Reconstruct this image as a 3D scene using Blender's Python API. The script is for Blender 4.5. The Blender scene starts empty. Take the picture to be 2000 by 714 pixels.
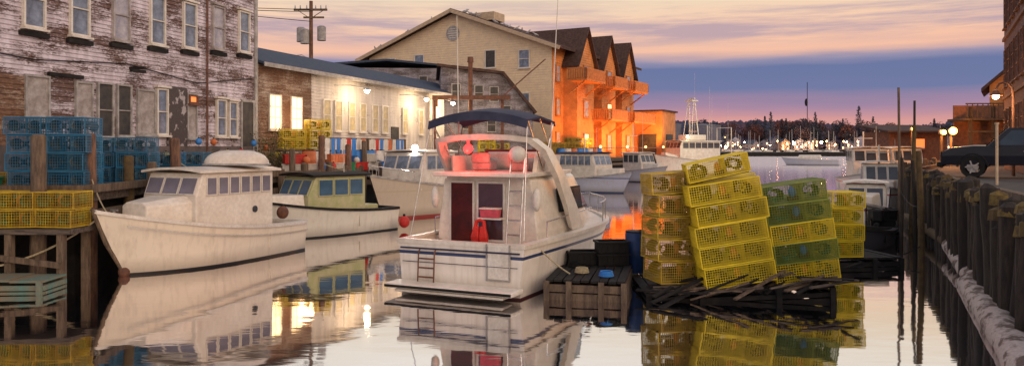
import bpy, math, random, bmesh
from mathutils import Vector, Matrix, Euler
random.seed(11)
R=random.uniform
S=bpy.context.scene
C=S.collection
pi=math.pi
rad=math.radians
# ------------------------------------------------------------ mesh helpers
class G:
    def __init__(s): s.v=[]; s.f=[]
    def add(s,vs,fs):
        n=len(s.v); s.v+=[tuple(v) for v in vs]; s.f+=[tuple(i+n for i in f) for f in fs]; return s
    def box(s,c,d,rot=None,top=1.0):
        x,y,z=d[0]/2,d[1]/2,d[2]/2
        vs=[Vector((a*x*(top if k>0 else 1),b*y*(top if k>0 else 1),k*z)) for a in(-1,1) for b in(-1,1) for k in(-1,1)]
        if rot is not None:
            M=Euler(rot).to_matrix(); vs=[M@v for v in vs]
        vs=[v+Vector(c) for v in vs]
        return s.add(vs,[(0,1,3,2),(4,6,7,5),(0,4,5,1),(2,3,7,6),(0,2,6,4),(1,5,7,3)])
    def bar(s,a,b,w,h=None):
        a=Vector(a);b=Vector(b);h=h or w
        d=(b-a).normalized(); up=Vector((0,0,1)) if abs(d.z)<.95 else Vector((0,1,0))
        r=d.cross(up).normalized(); u=r.cross(d)
        vs=[p+r*i*w/2+u*j*h/2 for p in(a,b) for i,j in((-1,-1),(1,-1),(1,1),(-1,1))]
        return s.add(vs,[(0,1,2,3),(7,6,5,4),(0,4,5,1),(1,5,6,2),(2,6,7,3),(3,7,4,0)])
    def cyl(s,a,b,r,r2=None,n=10):
        return s.tube([a,b],[r,r if r2 is None else r2],n)
    def tube(s,pts,r,n=8,cap=True):
        pts=[Vector(p) for p in pts]; m=len(pts)
        rs=r if isinstance(r,(list,tuple)) else [r]*m
        rings=[]; ref=None
        for i,p in enumerate(pts):
            d=(pts[min(i+1,m-1)]-pts[max(i-1,0)]).normalized()
            if ref is None: ref=Vector((0,0,1)) if abs(d.z)<.9 else Vector((1,0,0))
            a=(ref-d*ref.dot(d)).normalized(); b=d.cross(a); ref=a
            rings.append([p+(a*math.cos(2*pi*k/n)+b*math.sin(2*pi*k/n))*rs[i] for k in range(n)])
        return s.loft(rings,True,cap)
    def loft(s,rings,close=True,cap=True):
        n=len(rings[0]); vs=[v for r in rings for v in r]; fs=[]
        for i in range(len(rings)-1):
            for k in range(n if close else n-1):
                a=i*n+k;b=i*n+(k+1)%n; fs.append((a,b,b+n,a+n))
        if cap: fs.append(tuple(range(n))[::-1]); fs.append(tuple(range(len(vs)-n,len(vs))))
        return s.add(vs,fs)
    def prism(s,poly,y0,y1,ax='y'):
        def P(p,t):
            if ax=='y': return (p[0],t,p[1])
            if ax=='x': return (t,p[0],p[1])
            return (p[0],p[1],t)
        return s.loft([[P(p,y0) for p in poly],[P(p,y1) for p in poly]])
    def ball(s,c,r,sc=(1,1,1),n=10,m=6):
        c=Vector(c); rings=[]
        for i in range(m+1):
            a=-pi/2+pi*i/m; rr=max(math.cos(a),.02)*r
            rings.append([c+Vector((rr*math.cos(2*pi*k/n)*sc[0],rr*math.sin(2*pi*k/n)*sc[1],math.sin(a)*r*sc[2])) for k in range(n)])
        return s.loft(rings)
def mesh(name,g,mat,smooth=False):
    me=bpy.data.meshes.new(name); me.from_pydata(g.v,[],g.f)
    bm=bmesh.new(); bm.from_mesh(me); bmesh.ops.recalc_face_normals(bm,faces=bm.faces); bm.to_mesh(me); bm.free()
    if mat: me.materials.append(mat)
    if smooth:
        me.polygons.foreach_set('use_smooth',[True]*len(me.polygons)); me.set_sharp_from_angle(angle=rad(40))
    return me
def place(o,par=None,loc=(0,0,0),rot=(0,0,0)):
    C.objects.link(o); o.parent=par; o.location=loc; o.rotation_euler=rot; return o
def ob(name,g,mat,par=None,smooth=False,bevel=0,loc=(0,0,0),rot=(0,0,0),label=None):
    o=bpy.data.objects.new(name,mesh(name,g,mat,smooth)); place(o,par,loc,rot)
    if bevel:
        b=o.modifiers.new('bevel','BEVEL'); b.width=bevel; b.segments=2; b.limit_method='ANGLE'
    if label: o['label']=label
    return o
def tag(o,label,cat,group=None):
    o['label']=label; o['category']=cat
    if group: o['group']=group
    return o
def top(name,label,cat,loc=(0,0,0),rz=0,group=None):
    e=bpy.data.objects.new(name,None); e.empty_display_size=.3
    place(e,None,loc,(0,0,rz)); return tag(e,label,cat,group)
def dup(src,par=None):
    n=src.copy(); C.objects.link(n)
    if par is not None: n.parent=par
    for ch in src.children: dup(ch,n)
    return n
def dupat(src,loc,rot=(0,0,0),scale=None,label=None):
    n=dup(src); n.location=loc; n.rotation_mode='XYZ'
    n.rotation_euler=rot if not isinstance(rot,Matrix) else rot.to_euler()
    if scale: n.scale=scale if isinstance(scale,tuple) else (scale,)*3
    if label: n['label']=label
    return n
# ------------------------------------------------------------ materials
def newmat(name):
    m=bpy.data.materials.new(name); m.use_nodes=True; nt=m.node_tree
    return m,nt,nt.nodes['Principled BSDF']
def rgba(c): return (c[0],c[1],c[2],1)
def noise_n(nt,vec,scale,detail=5,rough=.6):
    n=nt.nodes.new('ShaderNodeTexNoise'); n.inputs['Scale'].default_value=scale; n.inputs['Detail'].default_value=detail; n.inputs['Roughness'].default_value=rough
    if vec: nt.links.new(vec,n.inputs['Vector'])
    return n.outputs['Fac']
def mapr(nt,val,a,b,c=0,d=1):
    n=nt.nodes.new('ShaderNodeMapRange'); n.inputs[1].default_value=a;n.inputs[2].default_value=b;n.inputs[3].default_value=c;n.inputs[4].default_value=d
    nt.links.new(val,n.inputs[0]); return n.outputs[0]
def mixc(nt,fac,a,b):
    n=nt.nodes.new('ShaderNodeMix'); n.data_type='RGBA'
    if isinstance(fac,float): n.inputs[0].default_value=fac
    else: nt.links.new(fac,n.inputs[0])
    for s,c in((6,a),(7,b)):
        if isinstance(c,tuple): n.inputs[s].default_value=rgba(c)
        else: nt.links.new(c,n.inputs[s])
    return n.outputs[2]
def coords(nt,scale=(1,1,1)):
    t=nt.nodes.new('ShaderNodeTexCoord'); m=nt.nodes.new('ShaderNodeMapping'); m.inputs['Scale'].default_value=scale
    nt.links.new(t.outputs['Object'],m.inputs[0]); return m.outputs[0],t
def bump(nt,b,h,strength,dist=.02):
    n=nt.nodes.new('ShaderNodeBump'); n.inputs['Strength'].default_value=strength; n.inputs['Distance'].default_value=dist
    nt.links.new(h,n.inputs['Height']); nt.links.new(n.outputs[0],b.inputs['Normal'])
def M(name,c,c2=None,scale=4,rough=.6,bmp=.2,metal=0,st=(1,1,1),lo=.35,hi=.65,spec=.4,vary=0):
    m,nt,b=newmat(name); v,_=coords(nt,st)
    c2=c2 or tuple(x*.65 for x in c)
    n1=noise_n(nt,v,scale); col=mixc(nt,mapr(nt,n1,lo,hi),c,c2)
    n2=noise_n(nt,v,scale*6); col=mixc(nt,mapr(nt,n2,.4,.75,0,.35),col,tuple(x*.5 for x in c2))
    if vary:
        oi=nt.nodes.new('ShaderNodeObjectInfo'); col=mixc(nt,mapr(nt,oi.outputs['Random'],0,1,0,vary),col,c2)
    nt.links.new(col,b.inputs['Base Color']); b.inputs['Roughness'].default_value=rough; b.inputs['Metallic'].default_value=metal
    b.inputs['Specular IOR Level'].default_value=spec
    if bmp: bump(nt,b,n2,bmp)
    return m
def EM(name,c,s):
    m,nt,b=newmat(name); b.inputs['Base Color'].default_value=rgba(c); b.inputs['Emission Color'].default_value=rgba(c); b.inputs['Emission Strength'].default_value=s; return m
def peel(name,paint,wood,grime,lo,hi,sc=.9,streakmax=.75):
    m,nt,b=newmat(name); v,_=coords(nt,(1,1,3.2))
    big=noise_n(nt,v,sc*.6,3); fine=noise_n(nt,v,sc*9,6,.7)
    v2,_=coords(nt,(2,2,.3)); streak=noise_n(nt,v2,1.4,4)
    a=nt.nodes.new('ShaderNodeMath'); a.operation='MULTIPLY_ADD'; nt.links.new(fine,a.inputs[0]); a.inputs[1].default_value=.75; nt.links.new(big,a.inputs[2])
    msk=mapr(nt,a.outputs[0],lo,hi)
    col=mixc(nt,mapr(nt,streak,.38,.72,0,streakmax),paint,grime)
    col=mixc(nt,msk,col,mixc(nt,mapr(nt,fine,.35,.65),wood,tuple(x*.35 for x in wood)))
    nt.links.new(col,b.inputs['Base Color']); b.inputs['Roughness'].default_value=.75
    bump(nt,b,msk,.5,.01); return m
def hullmat(name,c,bottom,zb,stripe=None,zs=None,dirt=(.42,.34,.26)):
    m,nt,b=newmat(name); v,t=coords(nt,(1,1,1.5))
    sep=nt.nodes.new('ShaderNodeSeparateXYZ'); nt.links.new(t.outputs['Object'],sep.inputs[0]); z=sep.outputs[2]
    n=noise_n(nt,v,1.6,6); v2,_=coords(nt,(3,3,.3)); st=noise_n(nt,v2,2.6,5)
    col=mixc(nt,mapr(nt,st,.48,.78,0,.45),c,dirt)
    col=mixc(nt,mapr(nt,n,.5,.8,0,.3),col,dirt)
    low=mapr(nt,z,zb+.4,zb,0,.55); col=mixc(nt,low,col,tuple(x*.6 for x in dirt))
    if stripe:
        k=nt.nodes.new('ShaderNodeMath'); k.operation='COMPARE'; nt.links.new(z,k.inputs[0]); k.inputs[1].default_value=zs; k.inputs[2].default_value=.035
        col=mixc(nt,k.outputs[0],col,stripe)
    col=mixc(nt,mapr(nt,z,zb,zb-.012),col,bottom)
    nt.links.new(col,b.inputs['Base Color']); b.inputs['Roughness'].default_value=.38
    bump(nt,b,n,.15,.02); return m
def glass(name,c,rough=.08,sc=1.2,c2=None):
    return M(name,c,c2 or tuple(x*1.8+.01 for x in c),sc,rough,0,spec=.6)
m_white=M('white_paint',(.76,.72,.65),(.6,.54,.46),3,.45,.1)
m_cream=M('cream_gelcoat',(.8,.74,.64),(.66,.58,.48),1.5,.32,.03)
m_trim=M('grey_trim',(.45,.43,.41),(.25,.23,.22),4,.6)
m_tan=M('tan_trim',(.55,.42,.28),(.4,.3,.2),3,.6)
m_glass=glass('dark_glass',(.03,.035,.045))
m_glassb=glass('blue_glass',(.04,.08,.13))
m_glassw=glass('curtained_glass',(.5,.48,.52),.25,2,(.26,.26,.32))
m_glassl=glass('pale_glass',(.25,.31,.42),.12,2,(.09,.12,.17))
m_board=M('boarded_panel',(.48,.44,.43),(.26,.22,.2),3,.8)
m_boardd=M('dark_opening',(.03,.03,.035),(.08,.07,.06),3,.7)
m_warmwin=EM('lit_window',(1,.68,.3),2.8)
m_orangewin=EM('orange_lit_window',(1,.25,.06),1.0)
m_wood=M('weathered_wood',(.2,.14,.09),(.08,.055,.04),3,.85,.5,st=(4,4,.8))
m_woodh=M('weathered_planks',(.16,.12,.09),(.05,.04,.035),3,.85,.5,st=(.8,4,4))
m_pile=M('dark_pile_wood',(.075,.05,.035),(.017,.014,.012),4,.8,.8,st=(3,3,.7),vary=.8)
m_pileb=M('brown_pile_wood',(.24,.12,.07),(.09,.05,.035),4,.8,.8,st=(3,3,.7))
m_moss=M('mossy_wood',(.24,.17,.04),(.07,.045,.025),6,.9,.6,vary=.8)
m_dark=M('dark_timber',(.03,.026,.024),(.012,.012,.012),3,.8,.5,spec=.2)
m_roof=M('slate_roof',(.03,.05,.085),(.07,.085,.12),5,.75,.5,spec=.2)
m_roofd=M('brown_roof',(.05,.03,.025),(.1,.06,.05),4,.85,.4,spec=.2)
m_black=M('black_rubber',(.015,.015,.015),None,4,.6,spec=.2)
m_metal=M('galvanised_metal',(.45,.45,.46),(.3,.3,.3),6,.4,.1,.7)
m_steel=M('polished_rail',(.75,.75,.76),None,5,.25,0,1)
m_rust=M('rusty_steel',(.22,.09,.05),(.1,.05,.035),5,.8,.4)
m_rope=M('rope_fibre',(.5,.42,.26),None,20,.9)
m_red=M('red_plastic',(.65,.03,.02),None,4,.5)
m_orange=M('orange_plastic',(.75,.2,.06),None,4,.5)
m_pink=M('pink_plastic',(.75,.1,.14),None,4,.5)
m_blue=M('blue_plastic',(.03,.18,.6),(.05,.24,.6),4,.5)
m_green=M('green_plastic',(.03,.35,.15),None,4,.5)
m_yel=M('yellow_plastic',(.8,.6,.04),None,4,.5)
m_navy=M('navy_canvas',(.025,.03,.06),(.045,.045,.08),3,.8,.2)
m_teal=M('teal_painted_planks',(.1,.22,.19),(.24,.17,.1),2,.7,.3)
m_ty=M('yellow_coated_wire',(1.0,.78,.02),(.62,.46,.02),2.2,.45,0,vary=.6)
m_to=M('olive_coated_wire',(.75,.53,.03),(.36,.22,.03),2.2,.5,0,vary=.6)
m_tb=M('blue_coated_wire',(.02,.22,.45),(.03,.14,.24),3,.5,0,vary=.7)
m_tg=M('green_coated_wire',(.05,.14,.03),(.24,.26,.03),2.5,.5,0,vary=.4)
m_net=M('trap_netting',(.12,.09,.02),(.05,.04,.015),8,.9)
m_netg=M('green_trap_netting',(.03,.22,.12),(.1,.13,.03),8,.9)
m_maroon=M('maroon_door_glass',(.1,.012,.01),(.04,.008,.008),2,.2,0)
# ------------------------------------------------------------ windows
WC={}; WK=[0]
def wstyle(pane,frame,cols=1,rows=2,sill=True,fw=.07,dep=.08,hood=False):
    WK[0]+=1; return dict(pane=pane,frame=frame,cols=cols,rows=rows,sill=sill,fw=fw,dep=dep,hood=hood,k=WK[0])
def win(par,pos,yaw,w,h,st,tilt=0,name='window',label=None):
    key=(round(w,2),round(h,2),st['k'])
    if key not in WC:
        fw,dp=st['fw'],st['dep']
        g=G().box((0,-.03,0),(w,.03,h)); pm=mesh('window_pane',g,st['pane'])
        g=G()
        for sx in(-1,1): g.box((sx*(w/2+fw/2),-dp/2,0),(fw,dp,h+2*fw))
        for sz in(-1,1): g.box((0,-dp/2,sz*(h/2+fw/2)),(w,dp,fw))
        for i in range(1,st['rows']): g.box((0,-dp/2-.003,-h/2+h*i/st['rows']),(w,dp*.7,fw*.6))
        for i in range(1,st['cols']): g.box((-w/2+w*i/st['cols'],-dp/2-.001,0),(fw*.5,dp*.6,h))
        if st['hood']: g.box((0,-dp*.8,h/2+fw*1.5+.03),(w+fw*4,dp*1.6,fw*1.2))
        fm=mesh('window_frame',g,st['frame'])
        sm=mesh('sill',G().box((0,-dp*.9,-h/2-fw-.04),(w+fw*3.4,dp*1.8,.075)),st['frame']) if st['sill'] else None
        WC[key]=(pm,fm,sm)
    pm,fm,sm=WC[key]
    o=place(bpy.data.objects.new(name,pm),par,pos,(tilt,0,yaw))
    place(bpy.data.objects.new('window_frame',fm),o)
    if sm: place(bpy.data.objects.new('sill',sm),o)
    if label: o['label']=label
    return o
def clap(g,xr,z0,z1,y=0,b=.16,out=.025,flip=1):
    z=z0
    while z<z1-.01:
        zt=min(z+b,z1); a=xr(z);c=xr(zt-.002)
        g.add([(a[0],y-out*flip,z),(a[1],y-out*flip,z),(c[1],y-.003*flip,zt),(c[0],y-.003*flip,zt),(a[0],y,z),(a[1],y,z)],[(0,1,2,3),(0,4,5,1)])
        z=zt
def clapx(g,yr,z0,z1,x=0,b=.2,out=.025):
    z=z0
    while z<z1-.01:
        zt=min(z+b,z1); a=yr(z);c=yr(zt)
        g.add([(x+out,a[0],z),(x+out,a[1],z),(x+.003,c[1],zt),(x+.003,c[0],zt),(x,a[0],z),(x,a[1],z)],[(0,1,2,3),(0,4,5,1)])
        z=zt
# ------------------------------------------------------------ sky / world
w=bpy.data.worlds.new("World"); S.world=w; w.use_nodes=True; nt=w.node_tree; L=nt.links.new
bg=nt.nodes['Background']
tc=nt.nodes.new('ShaderNodeTexCoord'); sp=nt.nodes.new('ShaderNodeSeparateXYZ'); L(tc.outputs['Generated'],sp.inputs[0])
mp=nt.nodes.new('ShaderNodeMapping'); mp.inputs['Scale'].default_value=(2.2,2.2,26); L(tc.outputs['Generated'],mp.inputs[0])
n1=noise_n(nt,mp.outputs[0],1.6,6,.55)
ad=nt.nodes.new('ShaderNodeMath'); ad.operation='MULTIPLY_ADD'; L(mapr(nt,n1,0,1,-.5,.5),ad.inputs[0]); ad.inputs[1].default_value=.026; L(sp.outputs[2],ad.inputs[2])
cr=nt.nodes.new('ShaderNodeValToRGB'); L(mapr(nt,ad.outputs[0],0,.5),cr.inputs[0])
stops=[(0,(.72,.38,.30)),(.036,(.70,.33,.31)),(.052,(.40,.25,.36)),(.072,(.17,.20,.37)),(.10,(.15,.19,.36)),(.110,(.30,.28,.42)),(.124,(.92,.53,.38)),(.15,(.94,.60,.43)),(.19,(.88,.70,.51)),(.23,(1.0,.9,.76)),(.3,(1.3,1.24,1.15)),(.40,(1.0,.95,.95)),(.5,(.48,.48,.58))]
e=cr.color_ramp.elements
for i,(p,c) in enumerate(stops):
    x=e[i] if i<2 else e.new(min(p*2,1)); x.position=min(p*2,1); x.color=rgba(c)
mp2=nt.nodes.new('ShaderNodeMapping'); mp2.inputs['Scale'].default_value=(1.7,1.7,24); mp2.inputs['Location'].default_value=(.7,.2,.4); L(tc.outputs['Generated'],mp2.inputs[0])
n2=noise_n(nt,mp2.outputs[0],2.1,8,.65)
band=mapr(nt,sp.outputs[2],.122,.14); band2=mapr(nt,sp.outputs[2],.2,.165)
mu=nt.nodes.new('ShaderNodeMath'); mu.operation='MULTIPLY'; L(band,mu.inputs[0]); L(band2,mu.inputs[1])
mu2=nt.nodes.new('ShaderNodeMath'); mu2.operation='MULTIPLY'; L(mu.outputs[0],mu2.inputs[0]); L(mapr(nt,n2,.42,.6,0,.8),mu2.inputs[1])
skyc=mixc(nt,mu2.outputs[0],cr.outputs[0],(.44,.34,.42))
L(skyc,bg.inputs[0]); bg.inputs[1].default_value=1.0
sun=bpy.data.lights.new('sun','SUN'); sun.energy=1.5; sun.angle=rad(60); sun.color=(1,.7,.45)
so=bpy.data.objects.new('sun',sun); C.objects.link(so); so.rotation_euler=Vector((-.6,.7,-.36)).to_track_quat('-Z','Y').to_euler()
def lamp(name,loc,energy,col,r=.1):
    l=bpy.data.lights.new(name,'POINT'); l.energy=energy; l.color=col; l.shadow_soft_size=r
    o=bpy.data.objects.new(name,l); C.objects.link(o); o.location=loc; return o
def spot(name,loc,aim,energy,col,r=.15,cone=150):
    l=bpy.data.lights.new(name,'SPOT'); l.energy=energy; l.color=col; l.shadow_soft_size=r; l.spot_size=rad(cone); l.spot_blend=.4
    o=bpy.data.objects.new(name,l); C.objects.link(o); o.location=loc; o.rotation_euler=(Vector(aim)-Vector(loc)).to_track_quat('-Z','Y').to_euler(); return o
# camera
cd=bpy.data.cameras.new('camera'); cam=bpy.data.objects.new('camera',cd); C.objects.link(cam)
cam.location=(0,0,3.3); cam.rotation_euler=(rad(90),0,0); cd.lens=27; cd.sensor_width=36; cd.shift_y=-.0335; cd.clip_end=8000; cd.clip_start=.1
S.camera=cam
S.view_settings.view_transform='Standard'
# ------------------------------------------------------------ water
m,nt,b=newmat('harbour_water'); 
tcw=nt.nodes.new('ShaderNodeTexCoord'); mpw=nt.nodes.new('ShaderNodeMapping'); mpw.inputs['Scale'].default_value=(.45,1.0,1); nt.links.new(tcw.outputs['Object'],mpw.inputs[0])
na=noise_n(nt,mpw.outputs[0],1.5,3,.5); nb=noise_n(nt,mpw.outputs[0],.3,2,.5)
sep=nt.nodes.new('ShaderNodeSeparateXYZ'); nt.links.new(tcw.outputs['Object'],sep.inputs[0])
gl=nt.nodes.new('ShaderNodeBsdfGlossy'); gl.inputs['Color'].default_value=(.95,.92,.92,1); nt.links.new(mapr(nt,sep.outputs[1],30,150,.04,.2),gl.inputs['Roughness'])
df=nt.nodes.new('ShaderNodeBsdfDiffuse'); df.inputs[0].default_value=(.012,.016,.022,1)
fr=nt.nodes.new('ShaderNodeFresnel'); fr.inputs[0].default_value=2.1
mx=nt.nodes.new('ShaderNodeMixShader'); nt.links.new(mapr(nt,fr.outputs[0],0,.45,.15,.98),mx.inputs[0]); nt.links.new(df.outputs[0],mx.inputs[1]); nt.links.new(gl.outputs[0],mx.inputs[2])
bp=nt.nodes.new('ShaderNodeBump'); bp.inputs['Strength'].default_value=.36; bp.inputs['Distance'].default_value=.013
s2=nt.nodes.new('ShaderNodeMath'); s2.operation='ADD'; nt.links.new(na,s2.inputs[0]); nt.links.new(nb,s2.inputs[1]); nt.links.new(s2.outputs[0],bp.inputs['Height'])
nt.links.new(bp.outputs[0],gl.inputs['Normal']); nt.links.new(bp.outputs[0],fr.inputs['Normal'])
nt.links.new(mx.outputs[0],nt.nodes['Material Output'].inputs[0]); m_water=m
o=ob('water',G().add([(-3000,-60,0),(3000,-60,0),(3000,5000,0),(-3000,5000,0)],[(0,1,2,3)]),m_water); o['kind']='structure'
# ------------------------------------------------------------ land & wharves
DK=2.2
edgeL=[(-15.5,8),(-14.8,18.5),(-13.8,19.75),(-11.0,19.8),(-11.2,24),(-10.7,28),(-8.8,34),(-6.6,43),(-2.4,52),(2.6,59.5),(6,74),(8.4,80),(20,103),(10,112)]
wl=top('wharf_deck','weathered timber wharf deck above dark bulkhead','wharf')
ob('deck',G().prism(edgeL+[(-60,112),(-60,8)],DK-.28,DK,'z'),m_woodh,wl)
ins=[]
for i,p in enumerate(edgeL):
    a=Vector(edgeL[max(i-1,0)]);c=Vector(edgeL[min(i+1,len(edgeL)-1)]); t=(c-a).normalized(); ins.append((p[0]-t.y*.5,p[1]+t.x*.5))
ob('bulkhead',G().prism(ins+[(-60,111),(-60,8.5)],-1.5,DK-.283,'z'),m_dark,wl)
def fascia(edge,par,sg):
    g=G()
    for a,b in zip(edge[:-1],edge[1:]):
        d=(Vector(b)-Vector(a)).normalized(); n=Vector((d.y,-d.x))*.06*sg
        g.bar((a[0]+n.x,a[1]+n.y,DK+.06),(b[0]+n.x,b[1]+n.y,DK+.06),.22,.2)
        g.bar((a[0]+n.x,a[1]+n.y,DK-.62),(b[0]+n.x,b[1]+n.y,DK-.62),.16,.24)
    ob('edge_beam',g,m_wood,par)
fascia(edgeL,wl,1)
gnd=ob('ground',G().add([(-400,112,1.9),(8,112,1.9),(-30,300,1.9),(-400,300,1.9)],[(0,1,2,3)]),m_dark); gnd['kind']='structure'
edgeR=[(7.5,8),(12.75,21),(19.5,37),(29.5,52),(36,62)]
wr=top('wharf_deck','asphalt topped timber wharf behind close dark piles','wharf')
m_asph=M('asphalt',(.06,.058,.056),(.04,.04,.04),3,.85,.3)
ob('deck',G().prism(edgeR+[(140,62),(140,8)],DK-.28,DK-.02,'z'),m_asph,wr)
ob('bulkhead',G().prism([(x+.5,y) for x,y in edgeR]+[(139,61.5),(139,8)],-1.5,DK-.283,'z'),m_dark,wr)
fascia(edgeR,wr,-1)
def along(edge,step,jit=.1):
    out=[]; carry=0
    for a,b in zip(edge[:-1],edge[1:]):
        a=Vector(a);b=Vector(b);Ln=(b-a).length; s=carry
        while s<Ln: out.append(a+(b-a)*s/Ln+Vector((R(-jit,jit),R(-jit,jit)))); s+=step
        carry=s-Ln
    return out
def pile_me(mat,h,r):
    g=G(); n=7; pts=[];rs=[]
    for i in range(n): 
        z=-1.2+(h+1.2)*i/(n-1); pts.append((R(-.02,.02),R(-.02,.02),z)); rs.append(r*(1+R(-.08,.08)))
    g.tube(pts+[(0,0,h+.03)],rs+[r*.7],10); return mesh('wharf_pile',g,mat,True)
pm=[pile_me(m_pile,DK+.1+R(-.35,.2),R(.13,.2)) for _ in range(9)]
for p in along([(8.3,12),(12.45,21),(19.2,37)],.44,.08):
    o=place(bpy.data.objects.new('wharf_pile',random.choice(pm)),None,(p.x-.12,p.y,R(-.2,.05)),(R(-.04,.04),R(-.06,.06),R(0,6)))
    tag(o,'dark weathered timber pile fronting the wharf','pile','close piles fronting the wharf')
    q=DK+R(-.25,.05)
    place(bpy.data.objects.new('mossy_top',mesh('mossy_top',G().tube([(R(-.03,.03),0,q),(0,0,q+.14+R(0,.08)),(R(-.05,.05),0,q+.22)],[.19,.17,.08],8),m_moss,True)),o)
pm2=[pile_me(m_wood,DK+.2+R(0,.3),R(.13,.17)) for _ in range(4)]
for p in along([(29.3,52),(35.5,61)],1.3,.1)+along([(19.4,37.4),(28.8,51.3)],1.5,.1):
    o=place(bpy.data.objects.new('wharf_pile',random.choice(pm2)),None,(p.x-.3,p.y,0)); tag(o,'weathered timber pile at the wharf edge','pile','wharf edge piles')
for p in along(edgeL[4:12],1.9,.1):
    o=place(bpy.data.objects.new('wharf_pile',random.choice(pm2)),None,(p.x+.22,p.y-.1,0),(R(-.03,.03),R(-.04,.04),0)); tag(o,'weathered timber pile at the wharf edge','pile','wharf edge piles')
for (x,y,h,r,mt,lb) in [(-11.75,19.0,3.65,.18,m_wood,'tall grey pile beside trap platform'),(-11.25,20.5,3.7,.15,m_pileb,'tall red-brown pile by blue traps'),(-11.2,22.4,3.1,.15,m_moss,'short mossy yellow pile by blue traps'),(-10.9,23.2,2.9,.15,m_wood,'short grey pile at wharf edge'),(-10.95,25.2,3.65,.17,m_pileb,'tall red-brown pile behind white boat'),(-9.4,32.8,3.3,.14,m_wood,'grey pile on mid wharf'),(-8.6,34.4,3.9,.15,m_pileb,'brown pile on mid wharf'),(-7.6,39,3.7,.15,m_wood,'grey pile at wharf edge by lit wall'),(-7.9,37,3.5,.15,m_pileb,'brown pile by lit wall')]:
    o=ob('mooring_pile',G().tube([(0,0,-1),(.02,.02,h*.5),(0,0,h-.05),(0,0,h)],[r*1.1,r,r*.95,r*.7],10),mt,None,True,loc=(x,y,0),rot=(R(-.03,.03),R(-.03,.03),0)); tag(o,lb,'pile')
for (x,y,h,r,mt) in [(12.2,22.9,3.2,.09,m_moss),(14.6,29,5.6,.05,m_wood),(15.3,29.5,4.2,.08,m_moss),(15.9,30.5,5.2,.05,m_pile),(12.9,25.5,3.0,.06,m_pile),(13.9,26.5,2.9,.07,m_pile)]:
    o=ob('mooring_pole',G().tube([(0,0,-1),(.03,0,h*.5),(0,0,h)],[r*1.1,r,r*.9],8),mt,None,True,loc=(x,y,0),rot=(R(-.02,.02),R(-.03,.03),0)); tag(o,'thin upright mooring pole standing in the water','pole')
# ------------------------------------------------------------ big weathered building
m_bigw=peel('peeling_white_clapboard',(.66,.60,.66),(.19,.11,.09),(.31,.25,.27),.83,.96,.9,.8)
m_brown=peel('bare_brown_clapboard',(.42,.34,.27),(.22,.11,.06),(.28,.19,.14),.66,.9)
yaw1=math.atan2(.9662,.2577)
bb=top('weathered_building','large old clapboard warehouse with peeling white paint','building',(-17.73,16,DK),yaw1)
LB=21.3
g=G().box((LB/2,6,5.5),(LB,11.96,11)); clap(g,lambda z:(0,LB),0,11,0,.15,.04)
ob('wall',g,m_bigw,bb)
g=G(); clapx(g,lambda z:(0,11.9),0,11,LB,.16); ob('end_wall',g,m_bigw,bb)
ob('corner_board',G().box((LB-.02,-.03,5.5),(.2,.14,11)),m_trim,bb)
ob('roof',G().box((LB/2,6,11.15),(LB+.6,12.7,.3)),m_roofd,bb)
s_up=wstyle(m_glassw,m_board,1,2,hood=True,dep=.12); s_up2=wstyle(m_glassl,m_white,1,2,hood=True,dep=.12)
s_bd=wstyle(m_board,m_trim,1,1,dep=.1); s_dk=wstyle(m_boardd,m_trim,1,2,dep=.1); s_or=wstyle(m_orangewin,m_rust,1,1,dep=.1)
for i,(s,zb) in enumerate([(5.2,7.1),(7.1,7.15),(8.97,7.2),(10.8,7.2),(12.7,7.3),(14.6,7.4),(16.5,7.5),(18.4,7.7),(20.3,7.8)]):
    win(bb,(s,-.03,zb-DK+.9),0,.7,1.75,s_up if i%3==1 else s_up2)
    ob('window_ledge',G().box((s,-.1,zb-DK-.24),(1.05,.14,.16)),m_dark,bb)
for s,zt,zb,ww,st in [(9.1,5.6,4.3,.8,s_bd),(11.0,5.55,4.4,.62,s_bd),(11.95,5.6,3.75,.62,s_dk),(12.85,5.6,3.8,.6,s_dk),(14.0,5.5,3.9,.85,s_bd),(14.85,5.6,3.9,.5,s_up2),(16.65,5.55,3.8,.5,s_bd),(18.6,5.4,3.9,.55,s_up2),(19.45,5.35,3.9,.5,s_up2)]:
    win(bb,(s,-.03,(zt+zb)/2-DK),0,ww,zt-zb,st)
win(bb,(16.65,-.09,5.35-DK),0,.4,.22,s_or)
ob('door',G().box((20.6,-.05,2.1),(.85,.08,2.3)),m_boardd,bb)
ob('door_frame',G().box((20.6,-.06,3.32),(1.1,.12,.12)).box((20.1,-.06,2.1),(.1,.12,2.4)).box((21.05,-.06,2.1),(.1,.12,2.4)),m_trim,bb)
g=G(); clap(g,lambda z:(6.6,8.75),1.2,3.4,-.05,.16,.03); g.box((7.67,-.025,2.3),(2.15,.04,2.2)); ob('bare_wood_patch',g,m_brown,bb)
ob('boarded_door',G().box((15.75,-.07,2.4),(1.15,.08,2.4)),M('peeling_dark_board',(.06,.045,.045),(.42,.38,.38),3,.8,.4,lo=.55,hi=.6),bb)
ob('timber_lintel',G().box((10.2,-.11,3.55),(1.4,.12,.12)),m_dark,bb); ob('hoist_arm',G().box((13.2,-.35,4.1),(.1,.7,.1)).box((12.9,-.65,3.95),(.7,.12,.1)),m_dark,bb)
ob('dark_base_boards',G().box((LB/2,-.06,.6),(LB,.08,1.2)),M('dark_base_boards',(.08,.07,.07),(.17,.13,.12),2,.8,.5),bb)
ob('downpipe',G().tube([(17.6,-.12,.2),(17.6,-.12,10.5)],.045),m_rust,bb); ob('cable',G().tube([(6,-.08,4.1),(9,-.08,3.95),(13,-.08,4.25),(17,-.08,3.85),(21,-.08,4.4)],.02,5),m_black,bb)
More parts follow.
